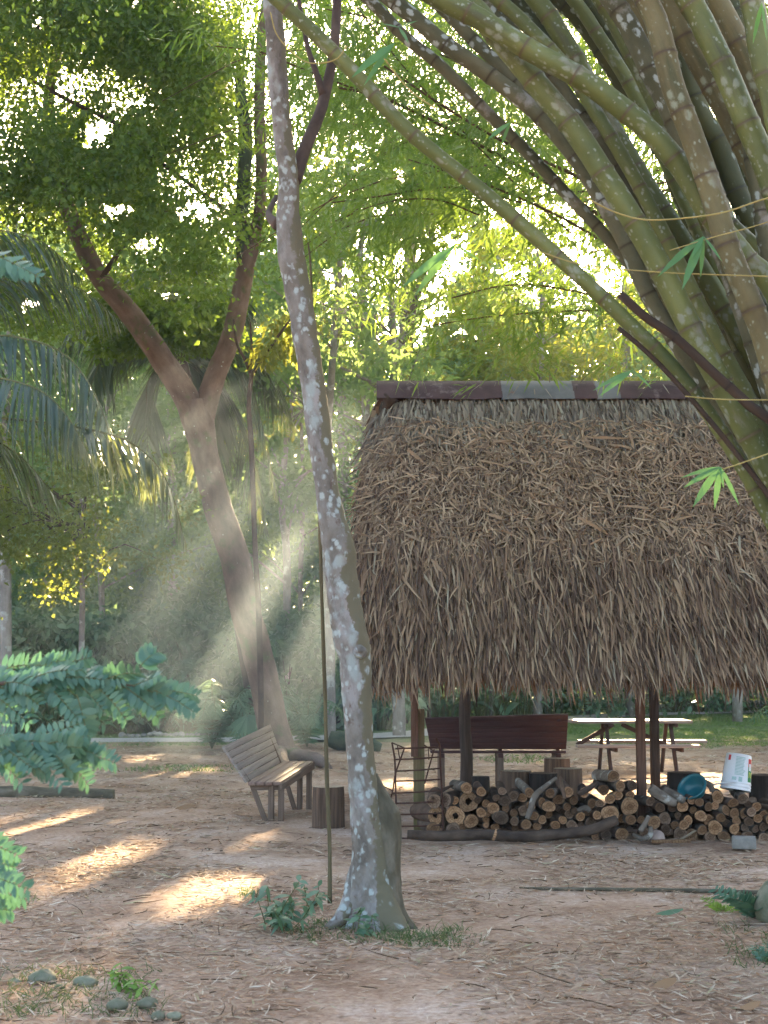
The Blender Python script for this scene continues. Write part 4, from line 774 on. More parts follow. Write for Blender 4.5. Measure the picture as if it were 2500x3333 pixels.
ordn = ['first', 'second', 'third', 'fourth', 'fifth', 'sixth', 'seventh', 'eighth', 'ninth', 'tenth', 'eleventh', 'twelfth', 'thirteenth', 'fourteenth', 'fifteenth', 'sixteenth', 'seventeenth', 'eighteenth', 'nineteenth', 'twentieth']
def band(l): return min(5, max(0, int((2742 - l[1]) / 34)))
names = ['bottom', 'second', 'third', 'fourth', 'fifth', 'topmost']
cells = {}
for l in LG: cells.setdefault((0 if l[0] < 2088 else 1, band(l)), []).append(l)
sd_i = 0
for (side, bd), ls in sorted(cells.items()):
    ls.sort(key=lambda l: l[0])
    for q, l in enumerate(ls):
        rng = Rg(sd_i + 300); sd_i += 1
        size = 'hollow' if l[3] else ('thick' if l[2] > 19 else ('slim' if l[2] < 13 else 'medium'))
        od = ordn[q] if q < 20 else 'twenty-' + ordn[q - 20]
        lab = '%s firewood log, %s from left in %s layer, pile %s of front post' % (size, od, names[bd], 'left' if side == 0 else 'right')
        log_thing(l[0], l[1], l[2] * 1.06, 13.72 + .12 * rng.random() + (.03 if l[2] < 14 else 0), lab, 'stacked firewood logs', .5 + .12 * rng.random(), rng.normal() * .16, rng.normal() * .05,
                  int(rng.choice([0, 1, 2], p=[.5, .25, .25])), .85 + .25 * rng.random(), l[3], int(rng.random() < .3), sd_i)
for k in range(34):      # filler rear row, added so the gaps in the pile go dark
    rng = Rg(900 + k); px = 1420 + (k % 17) * 66 + 12 * rng.random(); 
    log_thing(px, [2690, 2640][k // 17] + 8 * rng.normal(), 30, 14.75, 'filler log added to darken gaps, %s rear layer behind the pile, %s from left' % (('lower', 'upper')[k // 17], ordn[k % 17]), 'filler logs added behind the pile', .4, rng.normal() * .1, 0, 2, 1, False, 1, 700 + k)
# crooked pieces lying across
def stick(L, d, r, label, mat, name='crooked_branch', dd=0, cat='branch', sides=10):
    pts = [W(a, b, d + dd * q / max(1, len(L) - 1)) for q, (a, b) in enumerate(L)]; mb = MB(); tube(mb, pts, np.asarray(r) * d / FPX, sides, n=len(L) * 5, wob=.06, seed=len(L) + int(L[0][0])); return tag(obj(name, mb, mat, smooth=True, org=pts[0]), label, cat)
stick([(1326, 2716), (1420, 2721), (1560, 2717), (1700, 2723), (1850, 2712), (1930, 2700), (1985, 2678), (2010, 2668)], 13.4, [15, 16, 16, 17, 17, 17, 18, 15], 'long dark log lying along the foot of the wood pile', BK[2], 'long_log', cat='log', sides=14)
stick([(1716, 2665), (1728, 2630), (1742, 2590), (1775, 2560), (1812, 2532)], 13.62, [8, 9, 10, 8, 6], 'forked pale branch propped upright on the pile', BK[1], dd=.1)
stick([(1824, 2526), (1830, 2560), (1838, 2600)], 13.62, [4, 7, 5], 'thin split upright stick beside the propped pale branch', BK[0])
stick([(2115, 2566), (2150, 2590), (2185, 2610), (2200, 2612)], 13.6, [16, 15, 14, 12], 'curved grey log lying on top just left of the blue bowl', BK[1], cat='log', name='curved_log')
stick([(2160, 2570), (2200, 2590), (2225, 2605)], 13.75, [13, 14, 13], 'mottled grey log under the blue bowl', BK[1], cat='log', name='curved_log', dd=-.1)
stick([(2290, 2545), (2310, 2555), (2320, 2575)], 13.9, [9, 9, 8], 'short grey log end between the blue bowl and bucket', BK[1], cat='log', name='curved_log')
stick([(2060, 2715), (2090, 2730), (2115, 2718), (2118, 2690)], 13.45, [6, 9, 10, 7], 'bent grey root at the foot of the front post', BK[1], name='bent_root')
stick([(2085, 2705), (2100, 2680), (2112, 2655)], 13.5, [8, 8, 6], 'grey stick leaning on the foot of the front post', BK[1])
stick([(1605, 2735), (1612, 2715), (1615, 2698)], 13.25, [4, 5, 2], 'pale wood splinter leaning on the long dark log', m_end, name='wood_splinter', cat='splinter')
stick([(1405, 2597), (1440, 2572), (1475, 2556)], 13.75, [7, 8, 3], 'dark slab of bark on the left end of the pile', BK[2], name='bark_slab', cat='bark', dd=.2)
stick([(1885, 2583), (1910, 2570), (1940, 2550)], 13.68, [9, 10, 8], 'dark split log across the top of the pile centre', BK[2], name='split_log', cat='log', dd=.2)
stick([(1880, 2640), (1905, 2630), (1920, 2640)], 13.6, [8, 9, 7], 'grey stick jutting from the pile middle', BK[1])
stick([(2195, 2742), (2225, 2727), (2265, 2703)], 13.4, [3, 4, 3], 'thin dry cane leaning at the foot of the pile', m_thatch_top, name='dry_cane', cat='cane')
mb = MB(); p = G(2120, 2752); p2 = G(2246, 2750); beam(mb, p + [0, 0, .035], p2 + [0, 0, .035], .05, .03); tag(obj('wood_lath', mb, m_end, org=p, bevel=.004), 'pale flat lath lying before the pink stone', 'lath')

def stone_mesh(rng, c, s, n=10, m=7):
    v = []; q = rng.random(6) * 6.28
    for a in range(m + 1):
        f = math.pi * a / m
        for b in range(n):
            t = 2 * math.pi * b / n; k = 1 + .10 * math.sin(2 * t + q[0] + f) + .07 * math.sin(3 * t + q[1] - 2 * f) + .06 * math.sin(3 * f + q[2])
            v.append(np.array([math.sin(f) * math.cos(t) * s[0], math.sin(f) * math.sin(t) * s[1], math.cos(f) * s[2]]) * k + c)
    i = np.arange(m)[:, None] * n; j = np.arange(n); return np.array(v), np.stack([i + j, i + n + j, i + n + (j + 1) % n, i + (j + 1) % n], -1).reshape(-1, 4)
def stone(px, py, w, label, mat, group=None, h=.7, d=None, z=None, seed=0, name='stone'):
    c = G(px, py); k = c[1] / FPX; r = w * k / 2
    c = np.array([c[0], c[1] + r * .8, (0 if z is None else z) + r * h * .75]); rng = Rg(seed); v, f = stone_mesh(rng, c, (r, r * .85, r * h)); return tag(obj(name, MB().add(v, f), mat, smooth=True, org=c * [1, 1, 0]), label, 'stone', group)
stone(2143, 2744, 58, 'rounded pink stone at the foot of the front post', m_stone_pink, h=.72, seed=1)
stone(2118, 2726, 34, 'smaller pink stone tucked behind the rounded pink stone', m_stone_pink, seed=2)
p0 = G(2389, 2762); p1 = G(2469, 2764); mb = MB(); beam(mb, p0 + [0, .08, .045], p1 + [0, .08, .045], .16, .105); tag(obj('concrete_block', mb, m_concrete, org=p0, bevel=.015), 'weathered grey concrete block before the right end of the pile', 'block')

# white bucket
ba = W(2393, 2572, 14.05); bt = W(2409, 2456, 14.05); ax = nrm(bt - ba + np.array([0, .04, 0])); bh = np.linalg.norm(bt - ba); b1 = nrm(np.cross([0, 1.0, 0], ax)); b2 = np.cross(ax, b1)   # b1 right, b2 away
bk = thing('white_bucket', 'white plastic bucket upside down on the wood pile', 'bucket', ba)
def cyl(s, ang, r): return ba + ax * s + (b1 * math.sin(ang) - b2 * math.cos(ang)) * r
def brad(s): return .1365 + (.1165 - .1365) * (s - .074) / (bh - .082)
def shell(name, s0, s1, a0, a1, off, mat, parent, ns=2, na=14, extra=None):
    v = []; 
    for s in np.linspace(s0, s1, ns):
        for a in np.linspace(a0, a1, na): v.append(cyl(s, a, brad(s) + off))
    i = (np.arange(ns - 1)[:, None] * na + np.arange(na - 1)).ravel(); return obj(name, MB().add(v, np.stack([i, i + 1, i + na + 1, i + na], -1)), mat, parent, smooth=True)
prof = [(0, .132), (0, .139), (.012, .143), (.016, .139), (.03, .1385), (.034, .1425), (.04, .1425), (.044, .138), (.06, .137), (.064, .141), (.07, .141), (.074, .1365), (bh - .008, .1165), (bh, .112), (bh + .0005, .10), (bh - .006, .095), (bh - .006, .001)]
v = [cyl(s, 2 * math.pi * k / 32, r) for s, r in prof for k in range(32)]; i = np.arange(len(prof) - 1)[:, None] * 32; j = np.arange(32)
obj('body', MB().add(v, np.stack([i + j, i + (j + 1) % 32, i + 32 + (j + 1) % 32, i + 32 + j], -1).reshape(-1, 4)), m_white, bk, smooth=True)
shell('green_panel', .085, .225, .62, 1.12, .0012, m_green, bk, na=8); shell('red_panel', .225, .30, .62, 1.12, .0012, m_red, bk, na=8); shell('white_patch', .19, .255, .70, .98, .0022, m_white, bk, na=6); shell('red_sticker', .265, .315, -1.1, -.86, .0012, m_red, bk, na=5)
rng = Rg(5)
for k in range(13): 
    s = .305 - k * .0135; a1_ = .10 + .16 * rng.random(); shell('print_line', s - .0085, s, -.42, a1_ + .08, .001, m_print, bk, na=7)
shell('print_box', .075, .12, -.1, .16, .001, m_print, bk, na=4); shell('print_box', .085, .115, -.55, -.25, .001, m_print, bk, na=4)
cu = bpy.data.curves.new('ten', 'FONT'); cu.body = '10'; cu.size = .075; cu.align_x = 'CENTER'; cu.resolution_u = 3; tob = bpy.data.objects.new('ten', cu); col.objects.link(tob)
bpy.context.view_layer.update(); me = bpy.data.meshes.new_from_object(tob.evaluated_get(bpy.context.evaluated_depsgraph_get()))
v = np.array([cyl(.125 + q.co.y, .87 + q.co.x / .135, brad(.15) + .004) for q in me.vertices]); mb = MB()
fs = [np.array([list(p.vertices)]) for p in me.polygons]; mb.add(v, fs); bpy.data.objects.remove(tob); obj('number', mb, m_yellow, bk)
mb = MB(); tube(mb, [cyl(.07, -.2, .141), cyl(.055, -.55, .15) - b2 * .03, cyl(.03, -1.1, .2), cyl(.012, -1.4, .23)], [.005, .005, .007, .009], 7); obj('handle', mb, m_white, bk, smooth=True)
# blue bowl
bc = W(2252, 2560, 13.85); bax = nrm([-.52, -.58, .62]); c1 = nrm(np.cross(bax, [0, 1, 0])); c2 = np.cross(bax, c1)
prof = [(-.105, .001), (-.105, .075), (-.09, .095), (-.04, .125), (0, .13), (-.004, .142), (.007, .142), (.007, .126), (-.035, .12), (-.085, .09), (-.098, .07), (-.098, .001)]
v = [bc + bax * s + (c1 * math.cos(2 * math.pi * k / 32) + c2 * math.sin(2 * math.pi * k / 32)) * r for s, r in prof for k in range(32)]; i = np.arange(len(prof) - 1)[:, None] * 32; j = np.arange(32)
tag(obj('plastic_bowl', MB().add(v, np.stack([i + j, i + (j + 1) % 32, i + 32 + (j + 1) % 32, i + 32 + j], -1).reshape(-1, 4)), m_teal, smooth=True, org=bc), 'teal blue plastic bowl tipped on its side on the wood pile', 'bowl')

# ------------------------------------------------------------------ border stones, ground logs
for k in range(18):
    rng = Rg(400 + k); stone(395 + k * 17.5 + 5 * rng.random(), 2398 + 4 * rng.random() - k * .2, 17 + 10 * rng.random(), 'small rounded stone edging the left flower bed, %s from the left' % ordn[k], m_stone, 'stones edging the left bed', .7, seed=k + 40)
for k in range(44):
    rng = Rg(450 + k); row = k // 26; q = k % 26; px = (2146 + q * 15 if row == 0 else 2190 + q * 17) + 4 * rng.random(); py = 2312 - (px - 2146) * .022 + 3 * rng.random()
    stone(px, py, 19 + 8 * rng.random(), 'grey stone in %s course of far right stone wall, %s from left' % (('lower', 'upper')[row], ordn[q] if q < 20 else ordn[q - 20].replace(ordn[q - 20], 'twenty-' + ordn[q - 20])), m_stone, 'stones of the far right wall', .75, z=.14 * row + .02, seed=k + 80)
stick([(-120, 2585), (60, 2582), (200, 2584), (372, 2588)], 18.0, [22, 22, 20, 17], 'mossy fallen log on the ground at the left edge', m_moss2, 'fallen_log', cat='log', sides=14)
stick([(1690, 2889), (1740, 2891), (1800, 2893), (2000, 2895), (2250, 2899), (2560, 2908)], 10.6, [2, 4, 5, 6, 7, 7], 'thin half buried pole crossing the bare ground', m_moss2, 'buried_pole', cat='pole', dd=-.1)
stick([(1070, 2402), (1100, 2412), (1180, 2420), (1240, 2436)], 27.5, [24, 30, 30, 16], 'dark mossy log behind the lichen tree', m_moss, 'fallen_log', cat='log', sides=14)
for k, (px, py, w, lab) in enumerate([(375, 3300, 90, 'smooth green grey stone left of the stone pair at the bottom'), (512, 3326, 60, 'rounded brown stone at the bottom edge'), (565, 3326, 56, 'rounded green stone right of the brown one at the bottom edge'), (45, 3215, 56, 'mossy stone at the lower left edge'), (130, 3215, 110, 'broad mossy stone in the lower left grass'), (190, 3232, 50, 'ochre stone beside the broad mossy stone'), (475, 3290, 80, 'flat grey stone sunk in litter at bottom left'), (270, 3225, 90, 'tan stone half hidden by lower left weeds')]):
    stone(px, py, w * .82, lab, m_stone_moss, h=.6, seed=140 + k, z=.004)
stone(2520, 3010, 110, 'mossy boulder cut off by the right frame edge', m_stone_moss, h=1.3, seed=160)

# ------------------------------------------------------------------ litter and grass
rng = Rg(91)
def scatter(n, y0, y1, margin=.4, pw=1.0):
    y = y0 + (y1 - y0) * rng.random(n) ** pw; hw = y * 1250 / FPX + margin; x = (rng.random(n) * 2 - 1) * hw; return x, y
def litter(n, y0, y1, L, Wd, seed, pw=1.0, thr=.0):
    x, y = scatter(n, y0, y1, pw=pw); k = rng.random(n) < np.clip(.15 + 1.9 * (vnoise(x * 1.3, y * 1.3, 17) - .25) * (.5 + vnoise(x * .45, y * .45, 18)), 0.08, 1); x, y = x[k], y[k]; n = len(x)
    P = np.stack([x, y, ground_z(x, y) + .006 + .012 * rng.random(n)], -1); a = rng.random(n) * 6.28
    D = nrm(np.stack([np.cos(a), np.sin(a), rng.normal(size=n) * .10], -1)); S = nrm(np.stack([-np.sin(a), np.cos(a), rng.normal(size=n) * .35], -1))
    l = L * (.35 + 1.0 * rng.random(n) ** 1.5); B = np.stack([rng.normal(size=n) * l * .12, rng.normal(size=n) * l * .12, np.abs(rng.normal(size=n)) * l * .06], -1)
    return ribbons(MB(), P, D, S, l, Wd * (.5 + rng.random(n)), B, [.3, 1, .1], ts=[0, .45, 1])
for a in [(44000, 6.2, 12, .085, .0075), (34000, 11, 19, .11, .010), (24000, 18, 29, .14, .015)]:
    tag(obj('leaf_litter', litter(*a, seed=1), m_litter), 'dry bamboo leaves and straw littering the bare ground', 'leaf litter', kind='stuff')
tag(obj('leaf_litter', litter(2600, 6.2, 15, .17, .013, 2), m_litter), 'larger dry bamboo sheaths strewn over the dirt', 'leaf litter', kind='stuff')
x, y = scatter(420, 6.3, 16); a_ = rng.random(420) * 6.28; mbt = MB()
for q in range(420):
    l_ = .06 + .22 * rng.random() ** 2; z_ = float(ground_z(np.array([x[q]]), np.array([y[q]]))[0]) + .012; d_ = np.array([math.cos(a_[q]), math.sin(a_[q]), .08 * rng.normal()]); p_ = np.array([x[q], y[q], z_])
    tube(mbt, [p_, p_ + d_ * l_ * .5 + rng.normal(size=3) * [.012, .012, .006], p_ + d_ * l_], [.0035, .003, .0015], 4, n=4)
tag(obj('dry_twigs', mbt, m_twig), 'thin dark twigs scattered over the dirt', 'twigs', kind='stuff')
def tuft(C, n, rad, h, seed, w=.006):
    rng = Rg(seed); C = np.repeat(np.asarray(C, float), n, 0); N = len(C); P = C + rng.normal(size=(N, 3)) * [rad, rad, 0]; P[:, 2] = ground_z(P[:, 0], P[:, 1]) - .003
    D = nrm(np.stack([rng.normal(size=N) * .5, rng.normal(size=N) * .5, .8 + 0 * P[:, 0]], -1)); S = nrm(np.cross(D, rng.normal(size=(N, 3)))); l = h * (.4 + .8 * rng.random(N))
    return ribbons(MB(), P, D, S, l, w, np.stack([rng.normal(size=N) * l * .3, rng.normal(size=N) * l * .3, -l * .35 * rng.random(N)], -1), [1, .8, .08])
x, y = scatter(14000, 22, 47, 1.0); v_ = vnoise(x * .4, y * .4, 23); k = (v_ > .62 - (y - 26) * .03); P = np.stack([x[k], y[k], 0 * x[k]], -1)
k2 = np.ones(len(P), bool); dd = np.min(np.linalg.norm(P[:, None, :2] - pp[None, ::2, :2], axis=2), axis=1); P = P[dd > 1.0]
tag(obj('lawn_grass', tuft(P, 6, .12, .075, 3, .012), m_grass), 'short sparse lawn grass around the path', 'grass', kind='stuff')
rng = Rg(95)
def gtuft(pxs, n, h, label, seed, rad=.05, w=.006): 
    tag(obj('grass_tuft', tuft([G(a, b) for a, b in pxs], n, rad, h, seed, w), m_grass2, org=(0, 0, 0)), label, 'grass', kind='stuff')
gtuft([(1180 + 330 * rng.random(), 3020 + 50 * rng.random()) for _ in range(40)] + [(1300 + 250 * rng.random(), 3050 + 40 * rng.random()) for _ in range(20)], 10, .085, 'grass growing round the foot of the lichen tree', 7)
gtuft([(940 + 260 * rng.random(), 3000 + 70 * rng.random()) for _ in range(34)], 9, .08, 'sparse grass left of the lichen tree foot', 8)
gtuft([(0 + 480 * rng.random(), 3170 + 150 * rng.random()) for _ in range(80)], 9, .085, 'grass and weeds in the lower left corner', 9, .05, .005)
gtuft([(40 + 60 * rng.random(), 2930 + 20 * rng.random()) for _ in range(5)] + [(780 + 60 * rng.random(), 2905 + 20 * rng.random()) for _ in range(6)], 12, .09, 'yellow green grass tufts in the sunlit patches', 10, .04)
gtuft([(2380 + 120 * rng.random(), 3000 + 150 * rng.random()) for _ in range(16)], 10, .10, 'thin grass at the lower right edge', 11)
def single_leaf(px, py, L, w, ang, label, mat):
    p = G(px, py) + [0, 0, .03]; D = np.array([[math.cos(ang), math.sin(ang), .06]]); S = np.array([[-math.sin(ang) * .5, math.cos(ang) * .5, .85]])
    tag(obj('fallen_leaf', ribbons(MB(), p[None], nrm(D), nrm(S), L, w, np.array([[0, 0, .02]]), [.1, .8, 1, .8, .3]), mat, org=p), label, 'leaf')
single_leaf(2135, 2990, .17, .035, -.1, 'dark green fallen leaf on the bare ground at right', m_leaf_sh)
single_leaf(2125, 3232, .13, .05, .3, 'broad orange brown fallen leaf lower right', m_fringe)
single_leaf(570, 2640, .22, .06, .05, 'large curled brown leaf on the dirt left of the bench', m_fringe)
single_leaf(2410, 3303, .10, .035, .1, 'small orange fallen leaf near the bottom right corner', m_fringe)

# ------------------------------------------------------------------ plants
def pinnate(mb_l, mb_r, p0, D, S, L, pairs, ll, lw, bend, rng, r0=.003):
    t = np.linspace(0, 1, 12)[:, None]; Pm = p0 + D * L * t + np.asarray(bend) * t ** 2
    tube_rings(mb_r, Pm, np.linspace(r0, r0 * .3, 12), 5)
    ti = np.linspace(.12, .97, pairs); Pc = p0 + D * L * ti[:, None] + np.asarray(bend) * (ti ** 2)[:, None]; T = nrm(D * L + 2 * np.asarray(bend) * ti[:, None]); N = nrm(np.cross(S, T))
    for s in (-1, 1):
        d = nrm(T * .55 + S * s + rng.normal(size=(pairs, 3)) * .12 - N * .12); l = ll * (1 - .45 * (ti - .35) ** 2 * 2) * (.85 + .3 * rng.random(pairs)); sd2 = nrm(np.cross(d, N) + N * rng.normal(size=(pairs, 1)) * .25)
        ribbons(mb_l, Pc, d, sd2, l, lw * l / ll, -N * (l * .12)[:, None], [.25, .9, 1, .65, .05])
fg = thing('foreground_shrub', 'near shrub with blue green feathered leaflets reaching in from left', 'shrub', (-1.6, 4.2, 0))
rng = Rg(101); BR = [([(-420, 2350), (-200, 2270), (0, 2225), (200, 2215), (380, 2225), (520, 2250)], 4.2), ([(-420, 2420), (-250, 2420), (-80, 2420), (80, 2425), (230, 2440)], 3.9), ([(-420, 2380), (-250, 2250), (-60, 2190), (120, 2175), (260, 2180)], 4.4)]
spine = MB(); tube(spine, [(-1.75, 4.2, -.02), (-1.62, 4.2, .7), W(-420, 2400, 4.2), W(-330, 2150, 4.2), W(-280, 1400, 4.25), W(-250, 900, 4.2)], [.03, .028, .022, .02, .016, .008], 8)
obj('stem', spine, m_bark_dark, fg, smooth=True)
for bi, (L, d) in enumerate(BR):
    pts = [W(a, b, d) for a, b in L]; mb = MB(); Pb, _ = tube(mb, pts, np.linspace(.008, .002, len(pts)), 6, n=40); obj('branch', mb, m_bark_dark, fg, smooth=True)
    nl = (34, 24, 16)[bi]
    for k in range(nl):
        t = .28 + .72 * k / (nl - 1); p = Pb[min(39, int(t * 39))]; s = (-1) ** k; ang = s * (.10 + .60 * rng.random()) * (1.15 - .7 * (t > .95))
        D = nrm([math.cos(ang) , .5 * rng.normal() * .6 - .15, math.sin(ang) * .75 - .1]); Sd = nrm(np.cross(D, nrm([.1 * rng.normal(), -1, .45 + .4 * rng.normal()]))); ln = (.10 + .09 * rng.random()) * (1 if t < .8 else .8)
        a, b = MB(), MB(); pinnate(a, b, p, D, Sd, ln, 10, .042, .0165, (0, 0, -ln * .35 * rng.random()), rng, .002); lf = obj('compound_leaf', a, m_leaf_fg, fg); obj('leaf_stalk', b, m_vine, lf)
for (x, y, ex, ey, d) in [(-90, 800, 130, 880, 4.0), (-60, 860, 110, 870, 4.1), (-120, 2720, 60, 2760, 4.0), (-120, 2830, 95, 2870, 3.9), (-120, 2880, 80, 2900, 4.0), (-100, 2960, 40, 2940, 4.0), (-120, 2790, 50, 2800, 4.0), (250, 2260, 285, 2370, 4.15), (455, 2170, 505, 2105, 4.3)]:
    p0, p1 = W(x, y, d), W(ex, ey, d); D = nrm(p1 - p0); ln = np.linalg.norm(p1 - p0); Sd = nrm(np.cross(D, nrm([.1, -1, .7]))); a, b = MB(), MB(); pinnate(a, b, p0, D, Sd, ln, 11, .05, .02, (0, 0, -.02), rng, .002); lf = obj('compound_leaf', a, m_leaf_fg, fg); obj('leaf_stalk', b, m_vine, lf)
# leafy weed by the lichen tree
def weed(base, n, h, ll, lw, label, mat, seed, spread=.12, name='leafy_weed'):
    rng = Rg(seed); base = np.array([base[0], base[1], 0.0]); t = thing(name, label, 'plant', base); st = MB(); lf = MB()
    for k in range(n):
        tip = base + np.array([rng.normal() * spread, rng.normal() * spread, h * (.5 + .6 * rng.random())]); b0 = base + rng.normal(size=3) * [spread * .4, spread * .4, 0]; P, _ = tube(st, [b0, (b0 + tip) / 2 + rng.normal(size=3) * .02, tip], [.004, .003, .002], 5, n=9)
        q = np.array([P[i] for i in range(3, 9) for _ in range(2)]); N = len(q); D = nrm(np.stack([rng.normal(size=N), rng.normal(size=N), .1 + .35 * rng.normal(size=N)], -1)); S = nrm(np.cross(D, [0, -.3, 1.0] + rng.normal(size=(N, 3)) * .3)); l = ll * (.6 + .6 * rng.random(N))
        ribbons(lf, q, D, S, l, lw * l / ll, np.array([0, 0, -1.0]) * (l * .35)[:, None], [.15, .9, 1, .6, .05])
    obj('stem', st, m_vine, t, smooth=True); obj('foliage', lf, mat, t); return t
weed(G(905, 3035), 9, .30, .10, .034, 'small leafy weed growing left of the lichen tree foot', m_leaf_sh, 1)
weed(G(1170, 3040), 3, .16, .07, .035, 'seedling sprouting against the lichen tree foot', m_leaf_sh, 2, .05)
weed(G(420, 3235), 6, .11, .07, .022, 'bright green weed in the lower left corner', m_leaf_fern, 3, .08)
weed(G(1010, 2960), 4, .15, .06, .025, 'small weed just left of the slim stem foot', m_leaf_sh, 4, .06)
for q, (px, py, n, lab, m, h) in enumerate([(2475, 2990, 9, 'blue green feathery shrub at the right edge', m_leaf_fg, .34), (2360, 2975, 5, 'bright green fern frond clump left of the feathery shrub', m_leaf_fern, .17), (2490, 3130, 6, 'low feathery plant by the mossy boulder', m_leaf_fg, .16)]):
    b = G(px, py); t = thing('fern_plant', lab, 'plant', b); rng = Rg(120 + q)
    for k in range(n):
        a, bb = MB(), MB(); an = rng.random() * 6.28; D = nrm([math.cos(an) * .6, math.sin(an) * .6, .8]); pinnate(a, bb, b + [0, 0, -.01], D, nrm(np.cross(D, [0, -1, .4])), h * (.7 + .5 * rng.random()), 10, h * .24, h * .085, (math.cos(an) * h * .3, math.sin(an) * h * .3, -h * .3), rng, .002)
        lf = obj('frond', a, m, t); obj('leaf_stalk', bb, m_vine, lf)

# palms
def frond(parent, pts, ll, lw, mat, rng, n=60, droop=.75, r0=.018, drop=1.0):
    Pm = spline(pts, 40); mb = MB(); tube_rings(mb, Pm, np.linspace(r0, r0 * .2, 40), 6); fr = obj('frond', mb, m_vine, parent, smooth=True)
    ti = np.linspace(.06, 1, n); P = np.stack([np.interp(ti, np.linspace(0, 1, 40), Pm[:, c]) for c in range(3)], -1); T = nrm(np.gradient(P, axis=0)); S0 = nrm(np.cross(T, [0, 0, 1.0])); N0 = np.cross(S0, T); lf = MB()
    for s in (-1, 1):
        D = nrm(T * .55 + S0 * s * (1 - droop * .55) - np.array([0, 0, droop * .6]) + rng.normal(size=(n, 3)) * .07); l = ll * (np.sin(np.pi * np.clip(ti * .86 + .12, 0, 1)) ** .7) * (.85 + .3 * rng.random(n))
        ribbons(lf, P, D, nrm(np.cross(D, N0 + .3 * rng.normal(size=(n, 3)))), l, lw, np.array([0, 0, -1.0]) * (l * .55 * drop)[:, None], [.5, 1, .85, .5, .05])
    obj('leaflets', lf, mat, fr)
def palm(name, label, base, crown, r, fr, ll, lw, seed, mat=m_palm):
    t = thing(name, label, 'palm', (base[0], base[1], 0)); rng = Rg(seed)
    if crown is not None:
        mb = MB(); tube(mb, [np.array([base[0], base[1], -.1]), (np.array(base) * [1, 1, 0] + crown) / 2 + [.1, 0, 0], crown], [r * 1.2, r, r * .9], 12, n=24, wob=.03); obj('trunk', mb, m_bark_dark, t, smooth=True)
    for f in fr: frond(t, f, ll, lw, mat, rng)
    return t
c1 = W(-330, 1330, 17)
fr = [[c1, W(-60, 1115, 17), W(90, 1105, 16.8), W(230, 1170, 16.6), W(330, 1330, 16.4), W(385, 1540, 16.3)], [c1, W(100, 1370, 16.6), W(300, 1400, 16.3), W(440, 1450, 16.2), W(540, 1560, 16.1), W(602, 1760, 16.1)], [c1, W(-120, 1230, 16.6), W(80, 1250, 16), W(200, 1330, 15.8), W(290, 1480, 15.7)],
      [c1, W(-150, 1000, 17.3), W(50, 900, 17.6), W(240, 930, 17.8), W(400, 1050, 18)], [c1, W(-250, 950, 17), W(-100, 760, 17), W(120, 780, 17.2), W(260, 900, 17.4)], [c1, W(-500, 1000, 17), W(-700, 1100, 17), W(-850, 1400, 17)], [c1, W(-400, 900, 17.8), W(-350, 700, 18.5), W(-250, 700, 19.5)], [c1, W(-100, 1400, 17.4), W(60, 1480, 17.6), W(200, 1640, 17.8)]]
palm('palm_tree', 'palm whose drooping dark fronds sweep in from the left edge', c1 * [1, 1, 0], c1, .13, fr, .66, .038, 1)
c2 = W(590, 1180, 29)
fr = []
for k, (ex, ey, mx, my) in enumerate([(900, 1600, 790, 1200), (960, 1390, 810, 1130), (250, 1420, 370, 1110), (330, 1250, 400, 1020), (820, 1010, 720, 980), (430, 900, 480, 960), (700, 1640, 680, 1250), (480, 1600, 480, 1250), (600, 850, 600, 980), (860, 1720, 740, 1290), (140, 1220, 330, 1010)]):
    e = W(ex, ey, 29 + 1.5 * math.sin(k * 2.3)); m_ = W(mx, my, 29 + .8 * math.sin(k * 2.3)); fr.append([c2, (c2 + m_) / 2 + [0, 0, .25], m_, (m_ + e) / 2 + [0, 0, .3], e])
palm('palm_tree', 'palm with arching sunlit fronds behind the forked trunk', W(858, 2440, 29) * [1, 1, 0], c2, .14, fr, 1.1, .055, 2)
def palm_shrub(px, py, n, L, ll, lab, seed, lw=.035, tilt=.8):
    b = G(px, py); rng = Rg(seed); t = thing('palm_shrub', lab, 'palm', b)
    for k in range(n):
        an = rng.random() * 6.28; h = L * (.7 + .5 * rng.random()); o_ = np.array([math.cos(an), math.sin(an), 0]); frond(t, [b, b + o_ * h * .22 + [0, 0, h * tilt * .6], b + o_ * h * .55 + [0, 0, h * tilt * .85], b + o_ * h * .95 + [0, 0, h * tilt * .55]], ll, lw, m_leaf_sh, rng, 24, .5, .01, .6)
palm_shrub(690, 2436, 14, 1.7, .42, 'bushy palm shrub left of the forked trunk', 11); palm_shrub(1000, 2432, 9, 1.2, .35, 'low palm shrub between the forked trunk and the lichen tree', 12); palm_shrub(800, 2442, 8, 1.3, .4, 'palm shrub hugging the base of the forked trunk', 13)
palm_shrub(2600, 2440, 9, 1.6, .4, 'dark palm shrub at the right edge beyond the hut', 14)
b = W(805, 2330, 26.5); t = thing('fan_palm', 'small fan palm just above the slatted bench back', 'palm', b * [1, 1, 0]); mb = MB(); tube(mb, [b * [1, 1, 0], b], .012, 5, n=4); obj('stalk', mb, m_vine, t)
an = np.linspace(-2.5, -.3, 16) ; D = nrm(np.stack([np.cos(an), -.35 + 0 * an, np.sin(an) * .9 + .25], -1)); obj('leaf', ribbons(MB(), np.repeat(b[None], 16, 0), D, nrm(np.cross(D, [0, -1, .2])), .42, .06, np.array([0, 0, -.12]), [.3, 1, .8, .05]), m_leaf_sh, t)
